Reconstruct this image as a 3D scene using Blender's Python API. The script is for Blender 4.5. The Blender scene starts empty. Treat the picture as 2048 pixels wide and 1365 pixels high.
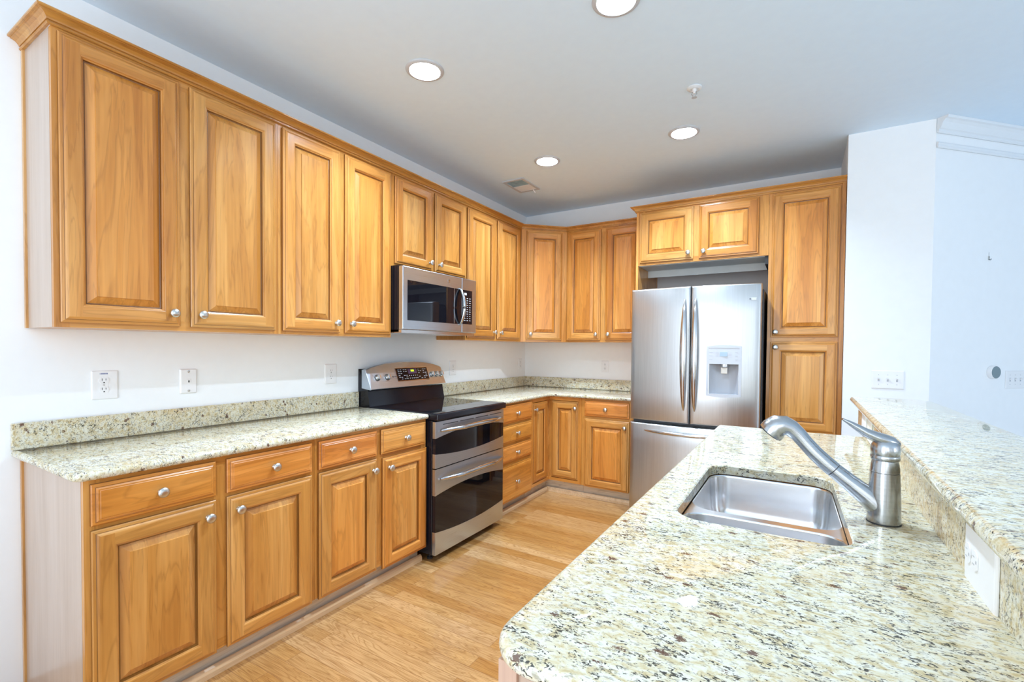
import bpy, bmesh, math, random
from math import pi, sin, cos, radians, sqrt
from mathutils import Vector, Matrix

C = bpy.context.scene.collection
SC = bpy.context.scene
rng = random.Random(7)

# ------------------------------------------------------------------ camera
yaw, pitch, roll = radians(31.3504), radians(-1.27476), radians(0.49026)
F = Vector((-sin(yaw)*cos(pitch), cos(yaw)*cos(pitch), sin(pitch)))
R0 = Vector((cos(yaw), sin(yaw), 0.0))
U0 = R0.cross(F)
R1 = cos(roll)*R0 + sin(roll)*U0
U1 = -sin(roll)*R0 + cos(roll)*U0
cam_d = bpy.data.cameras.new('camera')
cam = bpy.data.objects.new('camera', cam_d)
C.objects.link(cam)
m = Matrix(((R1.x, U1.x, -F.x), (R1.y, U1.y, -F.y), (R1.z, U1.z, -F.z))).to_4x4()
m.translation = Vector((2.53578, -4.43613, 1.30881))
cam.matrix_world = m
cam_d.sensor_width = 36.0
cam_d.lens = 944.005/2048*36.0
cam_d.shift_y = (717.507-682.5)/2048
cam_d.clip_start = 0.02
SC.camera = cam

# ------------------------------------------------------------------ world, exposure, added window lamps
ZC = 2.718
w = bpy.data.worlds.new('sky')
SC.world = w
w.use_nodes = True
w.node_tree.nodes['Background'].inputs[0].default_value = (0.80, 0.90, 1.0, 1)
w.node_tree.nodes['Background'].inputs[1].default_value = 0.7
SC.view_settings.view_transform = 'Standard'
SC.view_settings.look = 'None'
SC.view_settings.gamma = 1.0
SC.view_settings.use_curve_mapping = False
SC.view_settings.exposure = 0.58
SC.cycles.use_denoising = True
SC.cycles.max_bounces = 10
SC.cycles.diffuse_bounces = 6
SC.cycles.glossy_bounces = 5
SC.cycles.caustics_reflective = False
SC.cycles.caustics_refractive = False

def area_light(name, loc, rot, sx, sy, power, color):
    d = bpy.data.lights.new(name, 'AREA')
    d.shape = 'RECTANGLE'
    d.size, d.size_y = sx, sy
    d.energy = power
    d.color = color
    o = bpy.data.objects.new(name, d)
    o.location = loc
    o.rotation_euler = rot
    C.objects.link(o)
    return o

FILL_COLOR = (0.85, 0.93, 1.0)
REAR_Y = -6.3
REAR_X = (1.5, 3.3, 5.1, 6.9)
SIDE_Y = (-5.0, -3.2, -1.4)
REAR_W = (32.0, 14.0, 3.5, 1.5)
SIDE_W = (28.0, 6.0, 1.0)
for x, p in zip(REAR_X, REAR_W):       # area lamps added at unseen rear windows to light the kitchen
    area_light('window_fill_lamp', (x, REAR_Y+.16, 1.45), (radians(106), 0, 0), 1.4, 2.2, p, FILL_COLOR)
for y, p in zip(SIDE_Y, SIDE_W):       # more fill lamps, added at unseen side windows
    area_light('window_fill_lamp', (7.96, y, 1.45), (radians(106), 0, radians(90)), 1.4, 2.2, p, FILL_COLOR)
CAN_W = 24.0

# ------------------------------------------------------------------ materials
def new_mat(name):
    mt = bpy.data.materials.new(name)
    mt.use_nodes = True
    nt = mt.node_tree
    b = nt.nodes['Principled BSDF']
    return mt, nt, b

def nd(nt, typ, **kw):
    n = nt.nodes.new(typ)
    for k, v in kw.items():
        if k.startswith('in_'):
            key = k[3:]
            key = int(key) if key.isdigit() else key.replace('_', ' ')
            n.inputs[key].default_value = v
        else:
            setattr(n, k, v)
    return n

def ramp(nt, src, stops, interp='LINEAR'):
    n = nt.nodes.new('ShaderNodeValToRGB')
    n.color_ramp.interpolation = interp
    el = n.color_ramp.elements
    while len(el) > 1:
        el.remove(el[-1])
    el[0].position, el[0].color = stops[0][0], (*stops[0][1], 1)
    for p, c in stops[1:]:
        e = el.new(p)
        e.color = (*c, 1)
    nt.links.new(src, n.inputs[0])
    return n.outputs[0]

def mix(nt, fac, a, b, mode='MIX'):
    n = nt.nodes.new('ShaderNodeMix')
    n.data_type = 'RGBA'
    n.blend_type = mode
    for sock, val in ((n.inputs[0], fac), (n.inputs[6], a), (n.inputs[7], b)):
        if isinstance(val, (int, float)):
            sock.default_value = val
        elif isinstance(val, tuple):
            sock.default_value = (*val, 1)
        else:
            nt.links.new(val, sock)
    return n.outputs[2]

def math_n(nt, op, a, b=None, clamp=False):
    n = nt.nodes.new('ShaderNodeMath')
    n.operation = op
    n.use_clamp = clamp
    for i, v in enumerate((a, b)):
        if v is None:
            continue
        if isinstance(v, (int, float)):
            n.inputs[i].default_value = v
        else:
            nt.links.new(v, n.inputs[i])
    return n.outputs[0]

def plain(name, col, rough=0.5, metal=0.0, spec=0.5, emit=None, estr=1.0, coat=0.0, var=0.03):
    mt, nt, b = new_mat(name)
    tc = nd(nt, 'ShaderNodeTexCoord')
    no = nd(nt, 'ShaderNodeTexNoise', in_Scale=18.0, in_Detail=3.0)
    nt.links.new(tc.outputs['Object'], no.inputs['Vector'])
    c0 = tuple(max(0, c*(1-var)) for c in col)
    c1 = tuple(min(1, c*(1+var)) for c in col)
    nt.links.new(ramp(nt, no.outputs['Fac'], [(0.3, c0), (0.7, c1)]), b.inputs['Base Color'])
    b.inputs['Roughness'].default_value = rough
    b.inputs['Metallic'].default_value = metal
    b.inputs['Specular IOR Level'].default_value = spec
    b.inputs['Coat Weight'].default_value = coat
    if emit:
        b.inputs['Emission Color'].default_value = (*emit, 1)
        b.inputs['Emission Strength'].default_value = estr
    return mt

def wood(name, axis, cols, rough=0.3, coat=0.25, contrast=1.0):
    mt, nt, b = new_mat(name)
    tc = nd(nt, 'ShaderNodeTexCoord')
    oi = nd(nt, 'ShaderNodeObjectInfo')
    off = nd(nt, 'ShaderNodeCombineXYZ')
    for k, mul in enumerate((31.7, 17.3, 53.1)):
        nt.links.new(math_n(nt, 'MULTIPLY', oi.outputs['Random'], mul), off.inputs[k])
    ad = nd(nt, 'ShaderNodeVectorMath', operation='ADD')
    nt.links.new(tc.outputs['Object'], ad.inputs[0])
    nt.links.new(off.outputs[0], ad.inputs[1])
    mp = nd(nt, 'ShaderNodeMapping')
    sc = [9.0, 9.0, 9.0]
    sc['xyz'.index(axis)] = 0.75
    mp.inputs['Scale'].default_value = sc
    nt.links.new(ad.outputs[0], mp.inputs['Vector'])
    big = nd(nt, 'ShaderNodeTexNoise', in_Scale=1.0, in_Detail=4.0, in_Distortion=0.9, in_Roughness=0.55)
    nt.links.new(mp.outputs[0], big.inputs['Vector'])
    # contour-like grain lines from the same field
    ln = math_n(nt, 'FRACT', math_n(nt, 'MULTIPLY', big.outputs['Fac'], 9.0))
    ln = math_n(nt, 'ABSOLUTE', math_n(nt, 'SUBTRACT', ln, 0.5))
    line = ramp(nt, ln, [(0.0, (1, 1, 1)), (0.16, (0, 0, 0))])
    mp2 = nd(nt, 'ShaderNodeMapping')
    sc2 = [90.0, 90.0, 90.0]
    sc2['xyz'.index(axis)] = 3.0
    mp2.inputs['Scale'].default_value = sc2
    nt.links.new(ad.outputs[0], mp2.inputs['Vector'])
    fine = nd(nt, 'ShaderNodeTexNoise', in_Scale=1.0, in_Detail=3.0)
    nt.links.new(mp2.outputs[0], fine.inputs['Vector'])
    base = ramp(nt, big.outputs['Fac'], [(0.25, cols[0]), (0.48, cols[1]), (0.72, cols[2])])
    base = mix(nt, math_n(nt, 'MULTIPLY', line, 0.26*contrast), base, cols[3])
    fr = ramp(nt, fine.outputs['Fac'], [(0.35, (0.84, 0.80, 0.76)), (0.65, (1.08, 1.08, 1.08))])
    base = mix(nt, 0.55*contrast, base, fr, 'MULTIPLY')
    base = mix(nt, 1.0, base, oi.outputs['Color'], 'MULTIPLY')
    nt.links.new(base, b.inputs['Base Color'])
    b.inputs['Roughness'].default_value = rough
    b.inputs['Coat Weight'].default_value = coat
    b.inputs['Coat Roughness'].default_value = 0.18
    return mt

M_GROOVE = [(0.20, 0.070, 0.010), (0.27, 0.105, 0.017), (0.33, 0.14, 0.03), (0.09, 0.03, 0.006)]
HONEY = [(0.445, 0.155, 0.022), (0.630, 0.266, 0.052), (0.770, 0.382, 0.105), (0.19, 0.056, 0.008)]
M = {}
M['wv'] = wood('cherry_upright_grain', 'z', HONEY)
M['wh'] = wood('cherry_level_grain', 'x', HONEY)
M['wy'] = wood('cherry_grain_along_run', 'y', HONEY)
M['groove'] = wood('cherry_dark_groove', 'z', M_GROOVE)  # darker wood colour for door and drawer grooves and edges
TOE = [(0.62, 0.55, 0.42), (0.74, 0.67, 0.53), (0.82, 0.75, 0.62), (0.38, 0.33, 0.25)]
M['toe'] = wood('greyed_plain_wood', 'x', TOE, rough=0.6, coat=0.0, contrast=1.5)
PALE = [(0.45, 0.33, 0.25), (0.52, 0.40, 0.32), (0.56, 0.45, 0.38), (0.36, 0.25, 0.18)]
M['pale'] = wood('pale_end_veneer', 'z', PALE, rough=0.3, coat=0.2, contrast=0.5)
M['shoe'] = wood('oak_shoe_moulding', 'y', [(0.60, 0.40, 0.22), (0.68, 0.48, 0.28), (0.74, 0.54, 0.34), (0.4, 0.22, 0.1)], rough=0.35)

def granite_mat(name, stretch):
    mt, nt, b = new_mat(name)
    tc = nd(nt, 'ShaderNodeTexCoord')
    mp = nd(nt, 'ShaderNodeMapping')
    mp.inputs['Scale'].default_value = stretch
    mp.inputs['Rotation'].default_value = (0, 0, radians(12))
    nt.links.new(tc.outputs['Object'], mp.inputs['Vector'])
    V = mp.outputs[0]
    def noise(scale, detail=4.0, rough=0.6, dist=0.0):
        n = nd(nt, 'ShaderNodeTexNoise', in_Scale=scale, in_Detail=detail, in_Roughness=rough, in_Distortion=dist)
        nt.links.new(V, n.inputs['Vector'])
        return n
    n1 = noise(55.0, 5.0, 0.62, 0.6)
    base = ramp(nt, n1.outputs['Fac'], [(0.28, (0.46, 0.35, 0.17)), (0.42, (0.62, 0.53, 0.33)), (0.50, (0.69, 0.65, 0.49)),
                                        (0.60, (0.74, 0.72, 0.62)), (0.72, (0.57, 0.57, 0.46))])
    n2 = noise(7.0, 3.0)
    gold = ramp(nt, n2.outputs['Fac'], [(0.5, (0, 0, 0)), (0.75, (1, 1, 1))])
    base = mix(nt, math_n(nt, 'MULTIPLY', gold, 0.45), base, (0.60, 0.43, 0.19))
    n5 = noise(110.0, 3.0, 0.5, 0.4)
    grey = ramp(nt, n5.outputs['Fac'], [(0.57, (0, 0, 0)), (0.66, (1, 1, 1))])
    base = mix(nt, math_n(nt, 'MULTIPLY', grey, 0.65), base, (0.27, 0.235, 0.17))
    n3 = noise(135.0, 3.0, 0.6, 1.2)
    n4 = noise(22.0, 3.0)
    s = math_n(nt, 'ADD', n3.outputs['Fac'], math_n(nt, 'MULTIPLY', math_n(nt, 'SUBTRACT', n4.outputs['Fac'], 0.5), 0.45))
    dark = ramp(nt, s, [(0.58, (0, 0, 0)), (0.63, (1, 1, 1))])
    base = mix(nt, math_n(nt, 'MULTIPLY', dark, 0.95), base, (0.035, 0.033, 0.03))
    vo = nd(nt, 'ShaderNodeTexVoronoi', in_Scale=30.0)
    dv = nd(nt, 'ShaderNodeVectorMath', operation='ADD')
    sv = nd(nt, 'ShaderNodeVectorMath', operation='SCALE')
    sv.inputs['Scale'].default_value = 0.03
    nt.links.new(n3.outputs['Color'], sv.inputs[0])
    nt.links.new(V, dv.inputs[0])
    nt.links.new(sv.outputs[0], dv.inputs[1])
    nt.links.new(dv.outputs[0], vo.inputs['Vector'])
    sp = nd(nt, 'ShaderNodeSeparateColor')
    nt.links.new(vo.outputs['Color'], sp.inputs[0])
    rare = math_n(nt, 'LESS_THAN', sp.outputs[0], 0.20)
    near = math_n(nt, 'LESS_THAN', vo.outputs['Distance'], 0.26)
    base = mix(nt, math_n(nt, 'MULTIPLY', math_n(nt, 'MULTIPLY', rare, near), 0.9), base, (0.11, 0.045, 0.028))
    nt.links.new(base, b.inputs['Base Color'])
    b.inputs['Roughness'].default_value = 0.035
    b.inputs['Specular IOR Level'].default_value = 0.55
    return mt

M['granite'] = granite_mat('speckled_granite', (0.85, 1.5, 1.2))

def steel_mat(name, stretch, col=(0.72, 0.72, 0.73), rough=0.24, amount=0.06):
    mt, nt, b = new_mat(name)
    tc = nd(nt, 'ShaderNodeTexCoord')
    mp = nd(nt, 'ShaderNodeMapping')
    mp.inputs['Scale'].default_value = stretch
    nt.links.new(tc.outputs['Object'], mp.inputs['Vector'])
    no = nd(nt, 'ShaderNodeTexNoise', in_Scale=1.0, in_Detail=3.0)
    nt.links.new(mp.outputs[0], no.inputs['Vector'])
    nt.links.new(ramp(nt, no.outputs['Fac'], [(0.3, tuple(c*0.93 for c in col)), (0.7, tuple(min(1, c*1.06) for c in col))]), b.inputs['Base Color'])
    r = math_n(nt, 'ADD', math_n(nt, 'MULTIPLY', math_n(nt, 'SUBTRACT', no.outputs['Fac'], 0.5), amount*2), rough)
    nt.links.new(r, b.inputs['Roughness'])
    b.inputs['Metallic'].default_value = 1.0
    return mt

M['steel_h'] = steel_mat('brushed_steel_level', (4, 4, 500))
M['steel_v'] = steel_mat('brushed_steel_upright', (300, 300, 3), col=(0.56, 0.57, 0.575), rough=0.33)
M['steel_y'] = steel_mat('brushed_steel_along_run', (400, 3, 400), col=(0.57, 0.63, 0.70), rough=0.30)
M['nickel'] = steel_mat('brushed_nickel', (30, 30, 30), col=(0.66, 0.65, 0.62), rough=0.30)
M['faucet'] = steel_mat('satin_nickel', (6, 6, 300), col=(0.46, 0.47, 0.48), rough=0.22)
M['sinksteel'] = steel_mat('satin_sink_steel', (3, 150, 3), col=(0.76, 0.77, 0.79), rough=0.22, amount=0.03)
M['chrome'] = steel_mat('polished_handle_steel', (2, 2, 2), col=(0.58, 0.585, 0.60), rough=0.16, amount=0.02)
M['black_glass'] = plain('black_glass', (0.006, 0.006, 0.009), 0.02, spec=0.42, var=0.0)
M['black'] = plain('black_enamel', (0.009, 0.009, 0.014), 0.16, spec=0.45)
M['black_matte'] = plain('black_plastic', (0.02, 0.02, 0.022), 0.5)
M['side_grey'] = plain('dark_textured_side', (0.035, 0.045, 0.06), 0.35)
M['wall'] = plain('white_wall_paint', (0.893, 0.910, 0.925), 0.6, spec=0.25, var=0.008)
M['ceil'] = plain('flat_ceiling_paint', (0.74, 0.87, 0.995), 0.85, spec=0.1, var=0.01)
M['trim'] = plain('white_trim_gloss', (0.80, 0.83, 0.86), 0.35, var=0.005)
M['white'] = plain('white_plastic', (0.86, 0.86, 0.87), 0.35, var=0.0)
M['offwhite'] = plain('almond_plastic', (0.80, 0.77, 0.70), 0.4, var=0.0)
M['white_paint'] = plain('white_underside_laminate', (0.70, 0.72, 0.70), 0.4, var=0.02)
M['slot'] = plain('dark_slot', (0.03, 0.03, 0.035), 0.6, var=0.0)
M['grey_plastic'] = plain('silver_grey_plastic', (0.46, 0.48, 0.52), 0.35, var=0.0)
M['light_plastic'] = plain('pale_silver_plastic', (0.56, 0.58, 0.62), 0.3, var=0.0)
M['blue_ink'] = plain('blue_ink', (0.13, 0.17, 0.36), 0.6, var=0.0)
M['mark'] = plain('white_key_marking', (0.75, 0.77, 0.8), 0.5, var=0.0)
M['mark_dark'] = plain('dark_marking', (0.08, 0.08, 0.09), 0.5, var=0.0)
M['lcd'] = plain('blue_grey_display', (0.30, 0.42, 0.52), 0.2, var=0.02)
M['lcd_on'] = plain('lit_green_clock', (0.3, 0.5, 0.02), 0.3, emit=(0.55, 0.95, 0.02), estr=0.9, var=0.0)
M['lcd_dim'] = plain('violet_display_glass', (0.10, 0.06, 0.12), 0.08, var=0.0)
M['baffle'] = plain('white_baffle', (0.85, 0.84, 0.80), 0.5, var=0.0)
M['ring'] = plain('grey_white_trim_ring', (0.55, 0.56, 0.58), 0.4, var=0.0)
M['bulb'] = plain('lit_bulb_face', (1, 1, 1), 0.5, emit=(1.0, 0.98, 0.90), estr=2.2, var=0.0)
M['vent_dark'] = plain('vent_throat', (0.28, 0.36, 0.37), 0.6, var=0.2)
M['thermo'] = plain('grey_glass_dial', (0.20, 0.27, 0.30), 0.25, var=0.0)
M['grass'] = plain('bright_ground_outside', (0.5, 0.55, 0.5), 0.9)

def floor_mat():
    mt, nt, b = new_mat('honey_oak_planks')
    tc = nd(nt, 'ShaderNodeTexCoord')
    br = nd(nt, 'ShaderNodeTexBrick')
    br.offset = 0.37
    br.offset_frequency = 2
    br.inputs['Color1'].default_value = (0, 0, 0, 1)
    br.inputs['Color2'].default_value = (1, 1, 1, 1)
    br.inputs['Mortar'].default_value = (0.5, 0.5, 0.5, 1)
    br.inputs['Scale'].default_value = 1.0
    br.inputs['Mortar Size'].default_value = 0.0011
    br.inputs['Mortar Smooth'].default_value = 0.1
    br.inputs['Bias'].default_value = 0.0
    br.inputs['Brick Width'].default_value = 1.05
    br.inputs['Row Height'].default_value = 0.0755
    wig = nd(nt, 'ShaderNodeVectorMath', operation='ADD')
    wig.inputs[1].default_value = (0.31, 0.026, 0)
    nt.links.new(tc.outputs['Object'], wig.inputs[0])
    nt.links.new(wig.outputs[0], br.inputs['Vector'])
    sep = nd(nt, 'ShaderNodeSeparateColor')
    nt.links.new(br.outputs['Color'], sep.inputs[0])
    rnd = sep.outputs[0]
    off = nd(nt, 'ShaderNodeCombineXYZ')
    nt.links.new(math_n(nt, 'MULTIPLY', rnd, 41.0), off.inputs[0])
    nt.links.new(math_n(nt, 'MULTIPLY', rnd, 23.0), off.inputs[2])
    ad = nd(nt, 'ShaderNodeVectorMath', operation='ADD')
    nt.links.new(tc.outputs['Object'], ad.inputs[0])
    nt.links.new(off.outputs[0], ad.inputs[1])
    mp = nd(nt, 'ShaderNodeMapping')
    mp.inputs['Scale'].default_value = (1.6, 15.0, 1.0)
    nt.links.new(ad.outputs[0], mp.inputs['Vector'])
    big = nd(nt, 'ShaderNodeTexNoise', in_Scale=1.0, in_Detail=3.0, in_Distortion=0.8)
    nt.links.new(mp.outputs[0], big.inputs['Vector'])
    ln = math_n(nt, 'FRACT', math_n(nt, 'MULTIPLY', big.outputs['Fac'], 16.0))
    ln = math_n(nt, 'ABSOLUTE', math_n(nt, 'SUBTRACT', ln, 0.5))
    line = ramp(nt, ln, [(0.0, (1, 1, 1)), (0.22, (0, 0, 0))])
    base = ramp(nt, rnd, [(0.0, (0.41, 0.195, 0.055)), (0.35, (0.465, 0.240, 0.078)), (0.7, (0.51, 0.285, 0.108)), (1.0, (0.55, 0.33, 0.15))])
    tone = ramp(nt, big.outputs['Fac'], [(0.3, (0.86, 0.80, 0.74)), (0.7, (1.06, 1.06, 1.04))])
    base = mix(nt, 1.0, base, tone, 'MULTIPLY')
    base = mix(nt, math_n(nt, 'MULTIPLY', line, 0.50), base, (0.24, 0.095, 0.022))
    mp2 = nd(nt, 'ShaderNodeMapping')
    mp2.inputs['Scale'].default_value = (10.0, 240.0, 1.0)
    nt.links.new(ad.outputs[0], mp2.inputs['Vector'])
    fine = nd(nt, 'ShaderNodeTexNoise', in_Scale=1.0, in_Detail=2.0)
    nt.links.new(mp2.outputs[0], fine.inputs['Vector'])
    fr = ramp(nt, fine.outputs['Fac'], [(0.38, (0.78, 0.72, 0.66)), (0.55, (1.03, 1.03, 1.03))])
    base = mix(nt, 0.8, base, fr, 'MULTIPLY')
    base = mix(nt, math_n(nt, 'MULTIPLY', br.outputs['Fac'], 0.75), base, (0.22, 0.10, 0.04))
    nt.links.new(base, b.inputs['Base Color'])
    b.inputs['Roughness'].default_value = 0.16
    b.inputs['Coat Weight'].default_value = 0.3
    b.inputs['Coat Roughness'].default_value = 0.10
    return mt
M['floor'] = floor_mat()

# ------------------------------------------------------------------ mesh helpers
class MB:
    def __init__(s):
        s.v, s.f, s.mi, s.sm = [], [], [], []
    def add(s, verts, faces, mat=0, smooth=False):
        o = len(s.v)
        s.v += [tuple(p) for p in verts]
        for f in faces:
            s.f.append(tuple(i+o for i in f))
            s.mi.append(mat)
            s.sm.append(smooth)
        return s
    def box(s, x0, x1, y0, y1, z0, z1, mat=0):
        v = [(x0, y0, z0), (x1, y0, z0), (x1, y1, z0), (x0, y1, z0), (x0, y0, z1), (x1, y0, z1), (x1, y1, z1), (x0, y1, z1)]
        return s.add(v, [(0, 3, 2, 1), (4, 5, 6, 7), (0, 1, 5, 4), (1, 2, 6, 5), (2, 3, 7, 6), (3, 0, 4, 7)], mat)
    def loft(s, rings, cap0=True, cap1=True, mat=0, smooth=False, closed=True):
        n = len(rings[0])
        v = [p for r in rings for p in r]
        f = []
        for k in range(len(rings)-1):
            for i in range(n if closed else n-1):
                j = (i+1) % n
                f.append((k*n+i, k*n+j, (k+1)*n+j, (k+1)*n+i))
        if cap0:
            f.append(tuple(reversed(range(n))))
        if cap1:
            f.append(tuple(range((len(rings)-1)*n, len(rings)*n)))
        return s.add(v, f, mat, smooth)
    def prism(s, pts, z0, z1, mat=0):
        return s.loft([[(x, y, z0) for x, y in pts], [(x, y, z1) for x, y in pts]], mat=mat)
    def lathe(s, prof, n=24, org=(0, 0, 0), axis='z', mat=0, smooth=True, cap0=True, cap1=True):
        rings = []
        for r, h in prof:
            ring = []
            for i in range(n):
                a = 2*pi*i/n
                p = (r*cos(a), r*sin(a), h)
                if axis == '-y':
                    p = (p[0], -p[2], p[1])
                elif axis == 'x':
                    p = (p[2], p[0], p[1])
                elif axis == '-z':
                    p = (p[0], -p[1], -p[2])
                ring.append((p[0]+org[0], p[1]+org[1], p[2]+org[2]))
            rings.append(ring)
        return s.loft(rings, cap0, cap1, mat, smooth)
    def tube(s, path, radii, n=14, mat=0, ry=None, up=(0, 0, 1)):
        P = [Vector(p) for p in path]
        rings = []
        for i, p in enumerate(P):
            t = (P[min(i+1, len(P)-1)] - P[max(i-1, 0)]).normalized()
            a = t.cross(Vector(up))
            if a.length < 1e-4:
                a = t.cross(Vector((1, 0, 0)))
            a.normalize()
            b = a.cross(t)
            r = radii[i] if isinstance(radii, (list, tuple)) else radii
            r2 = (ry[i] if ry else r)
            rings.append([tuple(p + a*r*cos(2*pi*k/n) + b*r2*sin(2*pi*k/n)) for k in range(n)])
        return s.loft(rings, mat=mat, smooth=True)
    def build(s, name, mats, parent=None, loc=(0, 0, 0), rotz=0.0, bevel=0.0, angle=35, center=False, tint=None, fix=True, segs=2):
        me = bpy.data.meshes.new(name)
        vs = s.v
        if center:
            xs, ys, zs = zip(*vs)
            c = ((min(xs)+max(xs))/2, (min(ys)+max(ys))/2, min(zs))
            vs = [(x-c[0], y-c[1], z-c[2]) for x, y, z in vs]
            loc = tuple(loc[i]+c[i] for i in range(3))
        me.from_pydata(vs, [], s.f)
        if not isinstance(mats, (list, tuple)):
            mats = [mats]
        for k in mats:
            me.materials.append(M[k])
        me.polygons.foreach_set('material_index', s.mi)
        me.polygons.foreach_set('use_smooth', s.sm)
        if fix:
            bm = bmesh.new()
            bm.from_mesh(me)
            bmesh.ops.recalc_face_normals(bm, faces=bm.faces)
            bm.to_mesh(me)
            bm.free()
        if any(s.sm):
            me.set_sharp_from_angle(angle=radians(angle))
        me.update()
        o = bpy.data.objects.new(name, me)
        C.objects.link(o)
        o.location = loc
        o.rotation_euler = (0, 0, rotz)
        if parent:
            o.parent = parent
        if bevel:
            bv = o.modifiers.new('edges', 'BEVEL')
            bv.width = bevel
            bv.segments = segs
            bv.limit_method = 'ANGLE'
            bv.angle_limit = radians(40)
        if tint:
            o.color = (*tint, 1)
        return o

def tag(o, label, cat, group=None):
    o['label'] = label
    o['category'] = cat
    if group:
        o['group'] = group
    return o

def thing(name, label, cat, loc=(0, 0, 0), rotz=0.0, group=None):
    o = bpy.data.objects.new(name, None)
    o.empty_display_size = 0.1
    C.objects.link(o)
    o.location = loc
    o.rotation_euler = (0, 0, rotz)
    return tag(o, label, cat, group)

def struct(o):
    o['kind'] = 'structure'
    return o

def dup(root, loc, rotz, label, group=None):
    r = root.copy()
    C.objects.link(r)
    r.location = loc
    r.rotation_euler = (0, 0, rotz)
    r['label'] = label
    if group:
        r['group'] = group
    for ch in list(root.children):
        c = ch.copy()
        C.objects.link(c)
        c.parent = r
        for g in list(ch.children):
            d = g.copy()
            C.objects.link(d)
            d.parent = c
    return r

def tint(s=0.09, m=1.0):
    h = rng.uniform(-1, 1)
    v = m*(1 + rng.uniform(-s, s))
    return (v*(1+0.03*h), v*(1-0.06*h), v*(1-0.22*h))

def poly_round(pts, radii, inset, seg=8):
    """outline of a polygon (counter-clockwise) moved inward by inset, corners filleted; always the same vertex count"""
    n = len(pts)
    P = [Vector((p[0], p[1])) for p in pts]
    out = []
    for i in range(n):
        a, b, c = P[i-1], P[i], P[(i+1) % n]
        d1, d2 = (b-a).normalized(), (c-b).normalized()
        n1, n2 = Vector((-d1.y, d1.x)), Vector((-d2.y, d2.x))
        cr = d1.x*d2.y - d1.y*d2.x
        k = (n1+n2) / (1 + n1.dot(n2))
        q = b + k*inset
        r = radii[i]
        r = max(r - inset, 0.0005) if cr > 0 else r + inset
        ang = math.acos(max(-1, min(1, d1.dot(d2))))
        t = r*math.tan(ang/2)
        s0 = q - d1*t
        ctr = s0 + (n1 if cr > 0 else -n1)*r
        v0 = s0 - ctr
        for j in range(seg+1):
            th = ang*j/seg*(1 if cr > 0 else -1)
            out.append((ctr.x + v0.x*cos(th) - v0.y*sin(th), ctr.y + v0.x*sin(th) + v0.y*cos(th)))
    return out

def fill_loops(bm, loops, z):
    es = []
    for lp in loops:
        vs = [bm.verts.new((x, y, z)) for x, y in lp]
        es += [bm.edges.new((vs[i], vs[(i+1) % len(vs)])) for i in range(len(vs))]
    bmesh.ops.triangle_fill(bm, use_beauty=True, use_dissolve=False, edges=es, normal=(0, 0, 1))

def slab(name, pts, radii, z0, z1, r, mat='granite', hole=None, seg=8, nose=6):
    """stone slab with a half-round edge of radius r; hole = (pts, radii) cut straight through"""
    prof = [(r*(1-sin(pi*k/nose)) if False else r - r*cos(-pi/2 + pi*k/nose), (z0+z1)/2 + (z1-z0)/2*sin(-pi/2 + pi*k/nose)) for k in range(nose+1)]
    rings = [[(x, y, z) for x, y in poly_round(pts, radii, i, seg)] for i, z in prof]
    mb = MB().loft(rings, cap0=False, cap1=False, smooth=True)
    me = bpy.data.meshes.new(name)
    me.from_pydata(mb.v, [], mb.f)
    bm = bmesh.new()
    bm.from_mesh(me)
    for fc in bm.faces:
        fc.smooth = True
    loop_t = [(x, y) for x, y, z in rings[-1]]
    loop_b = [(x, y) for x, y, z in rings[0]]
    hl = []
    if hole:
        e = 0.003
        h0 = poly_round(hole[0], hole[1], 0, seg)
        h1 = poly_round(hole[0], hole[1], -e, seg)
        n = len(h0)
        vb = [bm.verts.new((x, y, z0)) for x, y in h0]
        vt = [bm.verts.new((x, y, z1-e)) for x, y in h0]
        vu = [bm.verts.new((x, y, z1)) for x, y in h1]
        for A, B in ((vb, vt), (vt, vu)):
            for i in range(n):
                j = (i+1) % n
                bm.faces.new((A[i], A[j], B[j], B[i]))
        fill_loops(bm, [loop_t, h1], z1)
        fill_loops(bm, [loop_b, h0], z0)
    else:
        fill_loops(bm, [loop_t], z1)
        fill_loops(bm, [loop_b], z0)
    bmesh.ops.remove_doubles(bm, verts=bm.verts, dist=1e-5)
    bmesh.ops.recalc_face_normals(bm, faces=bm.faces)
    c = Vector(((min(p[0] for p in pts)+max(p[0] for p in pts))/2, (min(p[1] for p in pts)+max(p[1] for p in pts))/2, z0))
    bmesh.ops.translate(bm, verts=bm.verts, vec=-c)
    bm.to_mesh(me)
    bm.free()
    me.materials.append(M[mat])
    me.set_sharp_from_angle(angle=radians(40))
    o = bpy.data.objects.new(name, me)
    C.objects.link(o)
    o.location = c
    return o

def sweep(name, path, prof, mats, zoff=0.0, parent=None, smooth=False):
    """profile (outward, z) run along a plan polyline; outward = right-hand side of travel"""
    P = [Vector(p) for p in path]
    n = len(P)
    rings = []
    for i in range(n):
        d1 = (P[i]-P[i-1]).normalized() if i > 0 else None
        d2 = (P[i+1]-P[i]).normalized() if i < n-1 else None
        d1 = d1 or d2
        d2 = d2 or d1
        n1, n2 = Vector((d1.y, -d1.x)), Vector((d2.y, -d2.x))
        k = (n1+n2)/(1+n1.dot(n2))
        rings.append([(P[i].x+k.x*o, P[i].y+k.y*o, z+zoff) for o, z in prof])
    mb = MB().loft(rings, smooth=False)
    return mb.build(name, mats, parent, center=parent is None)

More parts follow.
